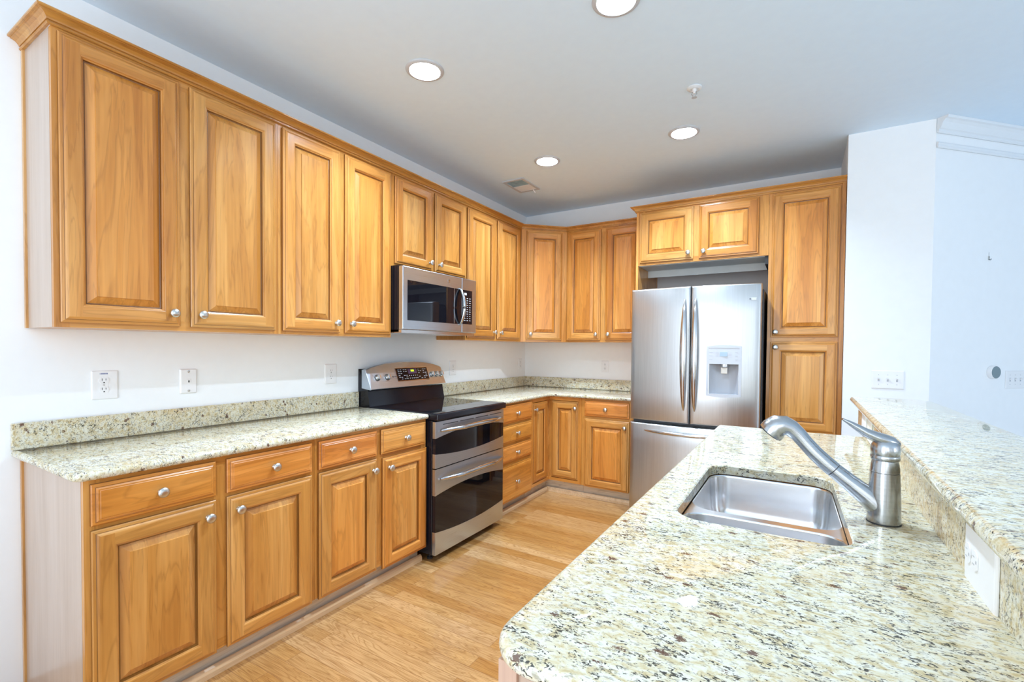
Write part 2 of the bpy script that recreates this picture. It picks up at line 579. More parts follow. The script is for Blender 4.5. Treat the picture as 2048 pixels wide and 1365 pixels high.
def text_obj(s, size, mat, parent, loc, rot, name, depth=0.0004, xs=1.0):
    cu = bpy.data.curves.new(name, 'FONT')
    cu.body = s
    cu.size = size
    cu.extrude = depth
    cu.align_x = 'CENTER'
    cu.align_y = 'CENTER'
    tmp = bpy.data.objects.new('lettering', cu)
    me = bpy.data.meshes.new_from_object(tmp)
    bpy.data.objects.remove(tmp)
    me.materials.clear()
    me.materials.append(M[mat])
    o = bpy.data.objects.new(name, me)
    C.objects.link(o)
    o.location = loc
    o.rotation_euler = rot
    o.scale = (xs, 1, 1)
    o.parent = parent
    return o

# ------------------------------------------------------------------ room shell
struct(MB().box(-0.12, 3.30, -4.90, 0.12, -0.08, 0.0).build('floor', 'floor'))
M['bounce_carpet'] = plain('added_pale_carpet', (0.76, 0.77, 0.78), 0.95, spec=0.1, var=0.05)  # unseen pale flooring, added to keep bounced light from going orange
struct(MB().box(-0.12, 3.30, REAR_Y-.12, -4.90, -0.08, 0.0).box(3.30, 8.1, REAR_Y-.12, 1.7, -0.08, 0.0).build('floor_added_carpet', 'bounce_carpet'))
LIGHTS = [(0.882, -2.597), (0.889, -1.250), (1.868, -1.222), (1.876, -2.569)]
def make_ceiling():
    me = bpy.data.meshes.new('ceiling')
    bm = bmesh.new()
    outer = [(-0.12, REAR_Y-.12), (8.1, REAR_Y-.12), (8.1, 1.7), (-0.12, 1.7)]
    holes = []
    for x, y in LIGHTS:
        holes.append([(x+0.077*cos(2*pi*k/40), y+0.077*sin(2*pi*k/40)) for k in range(40)])
    fill_loops(bm, [outer]+holes, ZC)
    fill_loops(bm, [outer]+holes, ZC+0.1)
    bmesh.ops.recalc_face_normals(bm, faces=bm.faces)
    bm.to_mesh(me)
    bm.free()
    me.materials.append(M['ceil'])
    o = bpy.data.objects.new('ceiling', me)
    C.objects.link(o)
    return struct(o)
make_ceiling()
struct(MB().box(-0.12, 0.0, REAR_Y-.12, 0.12, 0.0, ZC).build('wall_left', 'wall'))
struct(MB().box(0.0, 2.782, 0.0, 0.12, 0.0, ZC).build('wall_back', 'wall'))
struct(MB().box(2.782, 3.217, -0.642, 0.12, 0.0, ZC).build('wall_right', 'wall'))
dg = [(3.217, -0.642), (5.417, 1.558), (5.417, 1.70), (3.217, -0.50)]
struct(MB().prism(dg, 0, ZC).build('wall_diagonal', 'wall'))
struct(MB().box(5.417, 8.1, 1.558, 1.7, 0, ZC).build('wall_far', 'wall'))
def window_wall(name, along, fixed, lo, hi, centres, horizontal):
    z0, z1, hw = 0.32, 2.58, 0.78
    mb = MB()
    def bx(a0, a1, b0, b1):
        if horizontal:
            mb.box(a0, a1, fixed, fixed+0.12, b0, b1)
        else:
            mb.box(fixed, fixed+0.12, a0, a1, b0, b1)
    bx(lo, hi, 0, z0)
    bx(lo, hi, z1, ZC)
    e = lo
    for c in centres:
        bx(e, c-hw, z0, z1)
        e = c+hw
    bx(e, hi, z0, z1)
    return struct(mb.build(name, 'wall'))
window_wall('wall_rear', 'x', REAR_Y-.12, 0.0, 8.1, REAR_X, True)
window_wall('wall_side', 'y', 7.98, REAR_Y, 1.558, SIDE_Y, False)
k = 1
for axis, cs in (('x', REAR_X), ('y', SIDE_Y)):  # unseen frames, added along with the fill lamps to light the room
    for c in cs:
        mb = MB()
        for a, b_, c0_, d in ((c-.78, c-.73, .32, 2.58), (c+.73, c+.78, .32, 2.58), (c-.73, c+.73, .32, .37), (c-.73, c+.73, 2.53, 2.58), (c-.73, c+.73, 1.42, 1.46), (c-.015, c+.015, .37, 2.53)):
            if axis == 'x':
                mb.box(a, b_, REAR_Y-.09, REAR_Y-.04, c0_, d)
            else:
                mb.box(8.01, 8.05, a, b_, c0_, d)
        struct(mb.build('window_%d' % k, 'trim'))
        k += 1

# crown moulding and picture strip on the diagonal wall only
CR = [(0, 0.0), (0, -0.085), (0.006, -0.085), (0.012, -0.078), (0.012, -0.068), (0.020, -0.062), (0.024, -0.052), (0.034, -0.030), (0.046, -0.018), (0.058, -0.014), (0.060, -0.002), (0.060, 0.0)]
o = sweep('trim_1', [(3.219, -0.644+0.0), (5.415, 1.556)], CR, 'trim', zoff=ZC-0.0005)
struct(o)
ST = [(0, 0.0), (0.008, 0.0), (0.012, -0.008), (0.009, -0.018), (0.011, -0.026), (0.006, -0.034), (0, -0.034)]
struct(sweep('trim_2', [(3.219, -0.644), (5.415, 1.556)], ST, 'trim', zoff=2.578))

# ------------------------------------------------------------------ cabinets
def knob(parent, x, z, y):
    mb = MB().lathe([(0.0095, 0.0), (0.0095, 0.002), (0.0065, 0.005), (0.0060, 0.013), (0.0085, 0.017), (0.0155, 0.0195), (0.0182, 0.023), (0.0178, 0.026), (0.013, 0.030), (0.005, 0.032)], n=20, axis='-y')
    o = mb.build('knob', 'nickel', parent, loc=(x, y, z), angle=50)
    o['label'] = 'round brushed metal knob'
    return o

EDGE = [(0, 0), (0, .0095), (.003, .0125), (.008, .0132), (.0105, .0135), (.012, .0158), (.017, .0190), (.021, .0200)]
def rect_rings(w, h, prof):
    return [[(i, -d, i), (w-i, -d, i), (w-i, -d, h-i), (i, -d, h-i)] for i, d in prof]
def add_rings(mb, rings, first=True, dark=()):
    if first:
        mb.add(rings[0], [(0, 1, 2, 3)], 0)
    for q, (a, b) in enumerate(zip(rings, rings[1:])):
        for i in range(4):
            j = (i+1) % 4
            mb.add([a[i], a[j], b[j], b[i]], [(0, 1, 2, 3)], 2 if q in dark else (1 if i in (0, 2) else 0))

def door(parent, x0, x1, z0, z1, yf, kx=None, kz=None, frame=0.058, name='door'):
    """raised-panel door; front face looks towards local -y, hung on the plane y = yf"""
    w_, h_ = x1-x0, z1-z0
    mb = MB()
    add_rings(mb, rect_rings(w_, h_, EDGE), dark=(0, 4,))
    a, b = .021, frame
    y = -.020
    # stiles run full height, rails sit between them
    for sx in (0, 1):
        q = [(a, y, a), (b, y, a), (b, y, h_-a), (a, y, h_-a)]
        if sx:
            q = [(w_-p[0], p[1], p[2]) for p in q]
        mb.add(q, [(0, 1, 2, 3)], 0)
    for sz in (0, 1):
        q = [(b, y, a), (w_-b, y, a), (w_-b, y, b), (b, y, b)]
        if sz:
            q = [(p[0], p[1], h_-p[2]) for p in q]
        mb.add(q, [(0, 1, 2, 3)], 1)
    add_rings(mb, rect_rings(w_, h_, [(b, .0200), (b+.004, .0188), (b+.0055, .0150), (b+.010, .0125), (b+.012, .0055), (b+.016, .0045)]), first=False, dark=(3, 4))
    d = mb.build(name, ['wv', 'wh', 'groove'], parent, loc=(x0, yf, z0), tint=tint(0.09, 0.93))
    p = MB()
    rr = rect_rings(w_, h_, [(b+.0135, .0020), (b+.0135, .0040), (b+.0160, .0042), (b+.041, .0160), (b+.0420, .0195)])
    for s, t in zip(rr, rr[1:]):
        for i in range(4):
            j = (i+1) % 4
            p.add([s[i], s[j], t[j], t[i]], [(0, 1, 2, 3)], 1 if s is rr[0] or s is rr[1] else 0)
    p.add(rr[-1], [(0, 1, 2, 3)], 0)
    p.add(rr[0], [(0, 1, 2, 3)], 0)
    p.build('door_panel', ['wv', 'groove'], d, tint=tint(0.10, 1.04))
    if kx is not None:
        knob(d, kx-x0, kz-z0, -.0201)
    return d

def drawer(parent, x0, x1, z0, z1, yf, knobs=True, tn=None):
    w_, h_ = x1-x0, z1-z0
    mb = MB()
    rr = rect_rings(w_, h_, EDGE[:-1]+[(.021, .0190), (.023, .0205)])
    for s, t in zip(rr, rr[1:]):
        for i in range(4):
            j = (i+1) % 4
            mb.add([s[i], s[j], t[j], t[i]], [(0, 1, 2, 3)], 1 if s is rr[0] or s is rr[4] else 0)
    mb.add(rr[-1], [(0, 1, 2, 3)], 0)
    mb.add(rr[0], [(0, 1, 2, 3)], 0)
    d = mb.build('drawer_front', ['wh', 'groove'], parent, loc=(x0, yf, z0), tint=tn or tint(0.13))
    if knobs:
        knob(d, w_/2, h_/2, -.0206)
    return d

def cabinet(name, label, loc, rotz, w_, d_, z0, z1, doors=(), drawers=(), stiles=(), rails=(), toe=None, group=None, end=False, side=0.024, bottom=0.03, bodymat='wv', toe_x=None):
    """doors (x0,x1,z0,z1,kx,kz), drawers (x0,x1,z0,z1): heights above the floor. loc = left rear bottom corner"""
    t = thing(name, label, 'cabinet', (loc[0], loc[1], z0 if toe is None else 0.0), rotz, group)
    base = z0 if toe is None else 0.0
    Z = lambda z: z-base
    g = 0.0006
    xl = 0.0045 if end else g
    MB().box(xl, w_-g, -(d_-.019), -.002, Z(z0), Z(z1)).build('body', bodymat, t, tint=tint(.04))
    mb = MB()
    y0, y1 = -d_, -(d_-.0188)
    mb.box(g, side+.018, y0, y1, Z(z0), Z(z1), 0)
    mb.box(w_-side-.018, w_-g, y0, y1, Z(z0), Z(z1), 0)
    for a, b in stiles:
        mb.box(a, b, y0, y1, Z(z0)+.04, Z(z1)-.04, 0)
    xs = [side+.018] + [v for ab in stiles for v in ab] + [w_-side-.018]
    mb.box(side+.018, w_-side-.018, y0, y1, Z(z0), Z(z0)+.04, 1)
    mb.box(side+.018, w_-side-.018, y0, y1, Z(z1)-.04, Z(z1), 1)
    for za, zb in rails:
        for q in range(0, len(xs), 2):
            mb.box(xs[q], xs[q+1], y0, y1, Z(za), Z(zb), 1)
    mb.build('face_frame', ['wv', 'wh'], t, tint=(0.95, 0.96, 0.92))
    if end:
        mb = MB().box(0.0, .004, -(d_-.019), -.020, Z(z0), Z(z1))
        if toe is not None:
            mb.box(0.0, .004, -toe, -.020, 0.0005, Z(z0))
        e = mb.build('end_panel', 'pale', t)
        e['label'] = 'pale veneer end panel'
        MB().box(-.007, .004, -.0195, -.002, Z(z0) if toe is None else .0005, Z(z1)).build('scribe_strip', 'wv', t, tint=(1.0, 1.25, 2.1))
    for dd in doors:
        door(t, dd[0], dd[1], Z(dd[2]), Z(dd[3]), -d_-.0004, dd[4], None if dd[5] is None else Z(dd[5]))
    for dr in drawers:
        drawer(t, dr[0], dr[1], Z(dr[2]), Z(dr[3]), -d_-.0004, tn=dr[4] if len(dr) > 4 else None)
    if toe is not None:
        tx0, tx1 = toe_x or (g, w_-g)
        MB().box(tx0, tx1, -toe, -toe+.016, 0.0, z0-.0005).build('toe_kick', 'toe', t)
    return t

DU, DB = .2956, .6077
ZB, ZT = 1.3695, 2.4166
GU, GB = 'honey wood wall cabinets', 'honey wood base cabinets'
LW = pi/2      # cabinets on the left wall face +x
def yl(y0, ys):      # world y along the left wall -> local x
    return [y-y0 for y in ys]
ya, yb_, yc, yd, ye = -3.8559, -3.0205, -2.2555, -1.4665, -.615
dz = (1.387, 2.405)
kz = 1.441
a = yl(ya, (-3.840, -3.462, -3.4225, -3.0385))
cabinet('wall_cabinet', 'large two-door wood wall cabinet at far left, above the outlet with blue lettering', (0, ya, 0), LW, yb_-ya, DU, ZB, ZT,
        [(a[0], a[1], *dz, a[1]-.033, kz), (a[2], a[3], *dz, a[2]+.036, kz)], stiles=[(a[1]-.02, a[2]+.02)], group=GU, end=True)
a = yl(yb_, (-3.0005, -2.655, -2.621, -2.2675))
cabinet('wall_cabinet', 'two-door wood wall cabinet immediately left of the microwave', (0, yb_, 0), LW, yc-yb_, DU, ZB, ZT,
        [(a[0], a[1], *dz, a[1]-.033, kz), (a[2], a[3], *dz, a[2]+.036, kz)], stiles=[(a[1]-.02, a[2]+.02)], group=GU)
a = yl(yc, (-2.231, -1.874, -1.842, -1.482))
cabinet('wall_cabinet', 'short two-door wood wall cabinet directly above the microwave', (0, yc, 0), LW, yd-yc, DU, 1.830, ZT,
        [(a[0], a[1], 1.847, 2.405, a[1]-.033, 1.90), (a[2], a[3], 1.847, 2.405, a[2]+.036, 1.90)], stiles=[(a[1]-.02, a[2]+.02)], group=GU)
a = yl(yd, (-1.456, -1.058, -1.026, -.645))
cabinet('wall_cabinet', 'two-door wood wall cabinet between the microwave and the diagonal corner cabinet', (0, yd, 0), LW, ye-yd, DU, ZB, ZT,
        [(a[0], a[1], *dz, a[1]-.033, kz), (a[2], a[3], *dz, a[2]+.036, kz)], stiles=[(a[1]-.02, a[2]+.02)], group=GU)
# diagonal corner wall cabinet: five-sided body, one door
t = thing('wall_cabinet', 'single-door wood wall cabinet set diagonally across the room corner', 'cabinet', (0, 0, ZB), 0, GU)
cc = .6145
MB().prism([(.002, -.002), (.002, -cc), (DU-.002, -cc), (cc, -DU+.002), (cc, -.002)], 0, ZT-ZB).build('body', 'wv', t)
L_ = (cc-DU)*sqrt(2)
def diag_part(o):
    o.location = Vector((DU, -cc, 0)) + Matrix.Rotation(pi/4, 3, 'Z') @ Vector(o.location)
    o.rotation_euler = (0, 0, pi/4)
mb = MB()
mb.box(.0, .06, -.0095, -.0005, 0, ZT-ZB, 0).box(L_-.06, L_, -.0095, -.0005, 0, ZT-ZB, 0).box(.06, L_-.06, -.0095, -.0005, 0, .04, 1).box(.06, L_-.06, -.0095, -.0005, ZT-ZB-.04, ZT-ZB, 1)
diag_part(mb.build('face_frame', ['wv', 'wh'], t, tint=(1.0, 1.0, .98)))
diag_part(door(t, .052, L_-.050, .0175, 2.405-ZB, -.0099, .052+.035, kz-ZB))
# back wall
xb0, xb1 = .6150, 1.3815
cabinet('wall_cabinet', 'two-door wood wall cabinet on the back wall, left of the refrigerator', (xb0, 0, 0), 0, xb1-xb0, DU, ZB, ZT,
        [(.629-xb0, .964-xb0, *dz, .964-xb0-.033, kz), (1.012-xb0, 1.350-xb0, *dz, 1.012-xb0+.036, kz)], stiles=[(.94-xb0, 1.03-xb0)], group=GU)
# refrigerator surround
DP = .610
pn = MB().box(1.383, 1.4005, -DP, -.002, 0, ZT).build('refrigerator_side_panel', 'wv', center=True, tint=(1.02, 1.02, 1.0))
tag(pn, 'narrow upright wood panel along the left side of the refrigerator', 'panel')
xf0, xf1 = 1.4008, 2.3335
t = cabinet('over_refrigerator_cabinet', 'short wide two-door wood cabinet above the steel refrigerator', (xf0, 0, 0), 0, xf1-xf0, DP, 1.985, ZT,
        [(1.414-xf0, 1.825-xf0, 2.003, 2.405, 1.825-xf0-.033, 2.052), (1.866-xf0, 2.270-xf0, 2.003, 2.405, 1.866-xf0+.036, 2.052)],
        stiles=[(1.80-xf0, 1.89-xf0)], group='tall cabinets around the refrigerator', side=.045)
# open recess below it: front lip, light underside, and a black block standing in for cheek shadow
u = MB().box(.0, xf1-xf0, -.018-.30, -.30, 1.925-1.985, -.0005).build('rear_rail', 'white_paint', t)
u['label'] = 'pale rail under the cabinet floor'
MB().box(xf1-xf0-.022, xf1-xf0-.0006, -.592, -.30, -.060, -.0005).build('shadow_block', 'black_matte', t)
MB().box(.001, xf1-xf0-.023, -.590, -.320, -.004, -.0005).build('underside', 'white_paint', t)
px0, px1 = 2.3340, 2.7800
P = thing('pantry_cabinet', 'tall wood pantry cabinet with two stacked doors right of the refrigerator', 'cabinet', (px0, 0, 0), 0, 'tall cabinets around the refrigerator')
W_ = px1-px0
MB().box(.0006, W_-.0006, -(DP-.019), -.002, .1, ZT).build('body', 'wv', P)
mb = MB()
for q in ((.0, .045), (W_-.04, W_-.001)):
    mb.box(q[0], q[1], -DP, -DP+.0188, .1, ZT, 0)
for za, zb in ((.1, .14), (.72, .76), (1.365, 1.405), (ZT-.04, ZT)):
    mb.box(.045, W_-.04, -DP, -DP+.0188, za, zb, 1)
mb.build('face_frame', ['wv', 'wh'], P, tint=(.97, .96, .95))
MB().box(W_-.022, W_-.0008, -DP-.012, -DP-.0002, .1, ZT).build('filler_strip', 'wv', P, tint=(.8, .78, .75))
door(P, 2.355-px0, 2.751-px0, 1.4005, 2.405, -DP-.0004, 2.355-px0+.032, 1.437)
door(P, 2.355-px0, 2.751-px0, .745, 1.3685, -DP-.0004, 2.355-px0+.034, 1.330)
door(P, 2.355-px0, 2.751-px0, .125, .722, -DP-.0004, 2.355-px0+.034, .67)
MB().box(.0006, W_-.0006, -.53, -.514, 0, .0995).build('toe_kick', 'toe', P)

# cabinet crowns
CP = [(.0, -.001), (.008, -.001), (.011, .002), (.011, .006), (.008, .008), (.006, .0085), (.006, .012), (.011, .0125), (.013, .018), (.020, .026), (.030, .0305), (.034, .031), (.034, .034), (.040, .0345), (.042, .037), (.042, .0425), (.0, .0425)]
CZ = 2.4170
o = sweep('cabinet_crown', [(.001, ya-.0008), (DU+.0008, ya-.0008), (DU+.0008, -cc-.0), (cc, -DU-.0008), (1.3815, -DU-.0008)], CP, 'wy', zoff=CZ)
o.color = (.80, .82, .76, 1)
tag(o, 'long stained wood crown moulding along the tops of the left and corner wall cabinets', 'moulding')
o = sweep('cabinet_crown', [(1.3822, -.35), (1.3822, -DP-.0008), (2.7795, -DP-.0008)], CP, 'wh', zoff=CZ)
o.color = (.84, .85, .80, 1)
tag(o, 'wood crown moulding above the refrigerator cabinet and pantry', 'moulding')

# ---- base cabinets
ZK, ZF = .1157, .8762
TOE_Y = .545
za = -3.8741
drz, doz = (.7265, .861), (.1105, .711)
kzb = .655
a = yl(za, (-3.858, -3.480, -3.440, -3.059))
cabinet('base_cabinet', 'wood base cabinet at far left end with two drawers over two doors', (0, za, 0), LW, -3.0405-za, DB, ZK, ZF,
        [(a[0], a[1], *doz, a[1]-.034, kzb), (a[2], a[3], *doz, a[2]+.040, kzb)],
        [(a[0], a[1], *drz, (1.0, .93, .82)), (a[2], a[3], *drz, (1.08, .98, .95))], stiles=[(a[1]-.02, a[2]+.02)], rails=[(.690, .745)], toe=TOE_Y, group=GB, end=True)
zb_ = -3.0405
a = yl(zb_, (-3.023, -2.668, -2.637, -2.283))
cabinet('base_cabinet', 'wood base cabinet left of the range with two drawers over two doors', (0, zb_, 0), LW, -2.2715-zb_, DB, ZK, ZF,
        [(a[0], a[1], *doz, a[1]-.030, kzb), (a[2]+.012, a[3]+.008, .095, .704, a[2]+.052, .648)],
        [(a[0], a[1], *drz, (1.10, .94, .88)), (a[2], a[3], *drz, (1.12, 1.16, 1.22))], stiles=[(a[1]-.02, a[2]+.02)], rails=[(.690, .745)], toe=TOE_Y, group=GB)
zc0, zc1 = -1.4955, -.9405
a = yl(zc0, (-1.478, -.961))
cabinet('drawer_cabinet', 'wood base cabinet of four stacked drawers right of the range', (0, zc0, 0), LW, zc1-zc0, DB, ZK, ZF, [],
        [(a[0], a[1], .723, .861, (1.02, .84, .70)), (a[0], a[1], .567, .703, (1.0, .95, .78)), (a[0], a[1], .418, .546, (1.0, .84, .70)), (a[0], a[1], .108, .390, (1.02, .98, .82))],
        rails=[(.70, .726), (.545, .57), (.388, .42)], toe=TOE_Y, group=GB, side=.01)
# inside-corner base cabinet (L-shaped), a pair of hinged door leaves
t = thing('corner_base_cabinet', 'L-shaped wood corner base cabinet with two narrow door leaves meeting in the corner', 'cabinet', (0, 0, 0), 0, GB)
c0, c1 = -.9400, .9200
MB().prism([(.002, -.002), (.002, c0), (DB-.019, c0), (DB-.019, -DB+.019), (c1, -DB+.019), (c1, -.002)], ZK, ZF).build('body', 'wv', t)
mb = MB()
X0, X1 = DB-.0188, DB
mb.box(X0, X1, c0+.0006, c0+.018, ZK, ZF, 0).box(X0, X1, c0+.018, -DB, ZK, ZK+.026, 1).box(X0, X1, c0+.018, -DB, ZF-.032, ZF, 1)
mb.box(c1-.030, c1-.0006, -X1, -X0, ZK, ZF, 0).box(X1, c1-.030, -X1, -X0, ZK, ZK+.026, 2).box(X1, c1-.030, -X1, -X0, ZF-.032, ZF, 2)
mb.build('face_frame', ['wv', 'wy', 'wh'], t, tint=(1.0, .98, .94))
mb = MB().box(.545-.016, .545, c0+.0006, -.545, 0, ZK-.0005).box(.545, c1-.0006, -.545, -.545+.016, 0, ZK-.0005)
mb.build('toe_kick', 'toe', t)
dl = door(t, 0, .2745, 0, .692, 0, .026, .635)
dl.location = (DB-.0135, -.9205, .146)
dl.rotation_euler = (0, 0, pi/2)
dr_ = door(t, 0, .2625, 0, .692, 0, .2365, .635)
dr_.location = (.6275, -DB+.0135, .146)
xq0, xq1 = .9205, 1.3820
cabinet('base_cabinet', 'wood base cabinet on the back wall, one drawer over one door, beside the refrigerator', (xq0, 0, 0), 0, xq1-xq0, DB, ZK, ZF,
        [(.952-xq0, 1.347-xq0, .112, .703, 1.347-xq0-.033, .652)], [(.952-xq0, 1.345-xq0, .7285, .858, (1.08, .93, .88))], rails=[(.690, .745)], toe=TOE_Y, group=GB)
# shoe mouldings at the toe kicks
SH = [(.0, .0), (.019, .0), (.019, .020), (.014, .032), (.006, .038), (.0, .038)]
def shoe(path, k, m_='shoe'):
    struct(sweep('trim_%d' % k, path, SH, m_, zoff=.0003))
shoe([(.5655, za), (.5655, -2.272)], 3)
shoe([(.5655, -1.4955), (.5655, -.5655), (1.382, -.5655)], 4)
# ---- peninsula cabinet, knee wall
t = thing('peninsula_cabinet', 'wood cabinet run under the sink counter with a pale panelled near end', 'cabinet', (2.205, -1.72, 0), -pi/2, GB)
PL = 2.165            # length along -y
PD = .580
MB().box(.0, PL-.006, .0, PD, ZK, .700).build('body', 'wv', t)
mb = MB()
xs = [0.0, .43, .46, .86, .90, 1.36, 1.40, 1.86, 1.90]
mb.box(0, PL-.006, -.019, -.0005, ZK, ZK+.03, 1).box(0, PL-.006, -.019, -.0005, ZF-.035, ZF, 1)
for q in (0.0, .52, 1.04, 1.58, PL-.046):
    mb.box(q, q+.04, -.019, -.0005, ZK+.03, ZF-.035, 0)
mb.build('face_frame', ['wv', 'wh'], t)
for q0, q1, kk in ((.025, .535, 1), (.550, 1.035, 0), (1.065, 1.575, 1), (1.605, 2.130, 0)):
    door(t, q0, q1, .11, .855, -.0194, q1-.035 if kk else q0+.035, .80)
mb = MB().box(PL-.006, PL, -.019, PD, .0, ZF, 0)
e = mb.build('end_panel', 'pale', t, tint=(1.05, 1.0, .96))
e['label'] = 'pale veneer end panel'
mb = MB().box(PL, PL+.006, -.019, .010, .0, ZF, 0).box(PL, PL+.010, .060, PD, .0, ZF, 0)
mb.build('end_strip', 'pale', t, tint=(1.05, .86, .76))
MB().box(.0006, PL-.01, .055, .071, 0, ZK-.001).build('toe_kick', 'toe', t)
struct(MB().box(2.8230, 2.925, -4.40, -1.405, 0, 1.034).build('wall_knee', 'wall'))

# ------------------------------------------------------------------ granite
CT0, CT1 = .8768, .9062
o = slab('countertop', [(.001, -3.905), (.636, -3.905), (.636, -2.2715), (.001, -2.2715)], [.002, .035, .008, .002], CT0, CT1, .012)
tag(o, 'long speckled granite countertop on the base cabinets left of the range', 'countertop', 'granite worktops')
o = slab('countertop', [(.001, -1.4965), (.636, -1.4965), (.636, -.636), (1.3815, -.636), (1.3815, -.001), (.001, -.001)], [.002, .008, .05, .004, .002, .002], CT0, CT1, .012)
tag(o, 'L-shaped speckled granite countertop turning the corner between range and refrigerator', 'countertop', 'granite worktops')
SINK = [(2.279, -3.262), (2.640, -3.262), (2.628, -2.652), (2.279, -2.652)]
o = slab('countertop', [(2.168, -3.916), (2.8222, -3.916), (2.8222, -1.688), (2.168, -1.688)], [.075, .003, .003, .02], CT0, CT1, .0135, hole=(SINK, [.07, .05, .07, .07]))
tag(o, 'speckled granite peninsula countertop holding the sink, in the foreground', 'countertop', 'granite worktops')
o = slab('bar_top', [(2.756, -4.40), (3.098, -4.40), (3.098, -1.352), (2.768, -1.352)], [.02, .02, .09, .02], 1.0350, 1.0670, .0155)
tag(o, 'raised speckled granite bar top with rounded edge along the right of the sink', 'countertop', 'granite worktops')
o = MB().box(2.802, 2.8225, -4.40, -1.405, .9066, 1.0346).build('granite_riser', 'granite', center=True)
tag(o, 'upright granite strip between the sink counter and the raised bar top', 'backsplash', 'granite backsplashes')
BS = 1.0076
for pts, lab in (((.001, .020, -3.905, -2.2725), 'low granite backsplash on the left wall, left of the range'),
                 ((.001, .020, -1.4960, -.0205), 'low granite backsplash on the left wall, right of the range'),
                 ((.001, 1.3815, -.020, -.001), 'low granite backsplash on the back wall beside the refrigerator')):
    o = MB().box(pts[0], pts[1], pts[2], pts[3], CT1+.0004, BS).build('backsplash', 'granite', center=True, bevel=.002)
    tag(o, lab, 'backsplash', 'granite backsplashes')

# ------------------------------------------------------------------ range
RY0, RY1 = -2.268, -1.4985
t = thing('range', 'stainless steel double-oven electric range with black glass cooktop', 'range', (0, (RY0+RY1)/2, 0))
OY = -(RY0+RY1)/2
def rb(name, mb, mats, bevel=0.0, parent=None, **kw):
    mb.v = [(x, y+OY, z) for x, y, z in mb.v]
    return mb.build(name, mats, parent or t, bevel=bevel, **kw)
rb('body', MB().box(.03, .653, RY0+.004, RY1-.004, .045, .866), 'black', bevel=.003)
mb = MB()
for y in (RY0+.05, RY1-.05):
    for x in (.09, .60):
        mb.lathe([(.018, .0), (.018, .012), (.009, .014), (.009, .046)], n=14, org=(x, y, 0))
rb('levelling_feet', mb, 'black_matte')
rb('cooktop', MB().box(.085, .700, RY0, RY1, .868, .9085), 'black', bevel=.006)
rb('cooktop_glass', MB().box(.12, .688, RY0+.012, RY1-.012, .9087, .9105), 'black_glass')
# burner rings on the glass
def ringmesh(cx, cy, r):
    mb = MB()
    n = 48
    o_ = [(cx+r*cos(2*pi*k/n), cy+r*sin(2*pi*k/n), .9108) for k in range(n)]
    i_ = [(cx+(r-.002)*cos(2*pi*k/n), cy+(r-.002)*sin(2*pi*k/n), .9108) for k in range(n)]
    mb.add(o_+i_, [(k, (k+1) % n, n+(k+1) % n, n+k) for k in range(n)])
    return mb
M['burner'] = plain('grey_burner_ring', (0.12, 0.12, 0.13), 0.15, var=0.0)
for cx, cy, r in ((.27, -2.07, .085), (.27, -1.70, .105), (.53, -2.07, .115), (.53, -1.70, .085)):
    rb('burner_ring', ringmesh(cx, cy, r), 'burner', fix=False)
# oven doors: one front sheet each, steel bands and glass share a curved border
def yv(k, n):
    return RY0+.006 + (RY1-RY0-.012)*k/n
def oven_door(name, z0, z1, top, bot, xf=.680):
    """top/bot: functions of s in 0..1 giving the glass borders"""
    n = 24
    d = rb(name, MB().box(.657, xf-.003, RY0+.006, RY1-.006, z0, z1), 'black')
    up, lo, gl = MB(), MB(), MB()
    for mb, fa, fb, x in ((lo, lambda s: z0, bot, xf), (up, top, lambda s: z1, xf), (gl, bot, top, xf-.001)):
        ra, rb_, rc, rd = [], [], [], []
        for k in range(n+1):
            s = k/n
            y = yv(k, n)+OY
            ra.append((x, y, fa(s))); rb_.append((x, y, fb(s)))
            rc.append((xf-.0028, y, fa(s))); rd.append((xf-.0028, y, fb(s)))
        m_ = n+1
        v = ra+rb_+rc+rd
        f = []
        for k in range(n):
            f += [(k, k+1, m_+k+1, m_+k), (2*m_+k, k, k+1, 2*m_+k+1)[::-1], (m_+k, m_+k+1, 3*m_+k+1, 3*m_+k), (2*m_+k, 3*m_+k, 3*m_+k+1, 2*m_+k+1)]
        f += [(0, m_, 3*m_, 2*m_), (n, 2*m_+n, 3*m_+n, m_+n)]
        mb.add(v, f)
    up.build('steel_band', 'steel_y', d)
    lo.build('steel_band', 'steel_y', d)
    gl.build('oven_window', 'black_glass', d)
    # steel wraps round the side edges
    for zz0, zz1 in ((z0, bot(0)), (top(0), z1)):
        MB().box(.657, xf-.003, RY0+OY+.0045, RY0+OY+.0058, zz0, zz1).build('edge_trim', 'steel_y', d)
    return d
arc = lambda s: 1-(2*s-1)**2
du_ = oven_door('upper_oven_door', .5765, .8585, lambda s: .758+.032*arc(s), lambda s: .663-.026*arc(s))
dl_ = oven_door('lower_oven_door', .048, .5705, lambda s: .411+.030*arc(s), lambda s: .188-.027*arc(s))
def bow_handle(d, z, rise):
    path, rad = [], []
    n = 20
    ya_, yb2 = RY0+.045, RY1-.020
    for k in range(n+1):
        s = k/n
        path.append((.684+.050*min(1, sin(pi*s)*1.5)+.004, ya_+(yb2-ya_)*s+OY, z+rise*arc(s)))
        rad.append(.0070+.0095*sin(pi*s)**.6 if 0 < k < n else .0065)
    MB().tube(path, rad, n=14).build('door_handle', 'chrome', d)
bow_handle(du_, .801, .010)
bow_handle(dl_, .506, .008)
for k in range(4):
    ya_ = -2.195+.170*k
    MB().box(.6802, .6808, ya_+OY, ya_+.150+OY, .8345, .8395).build('vent_slot', 'slot', du_)
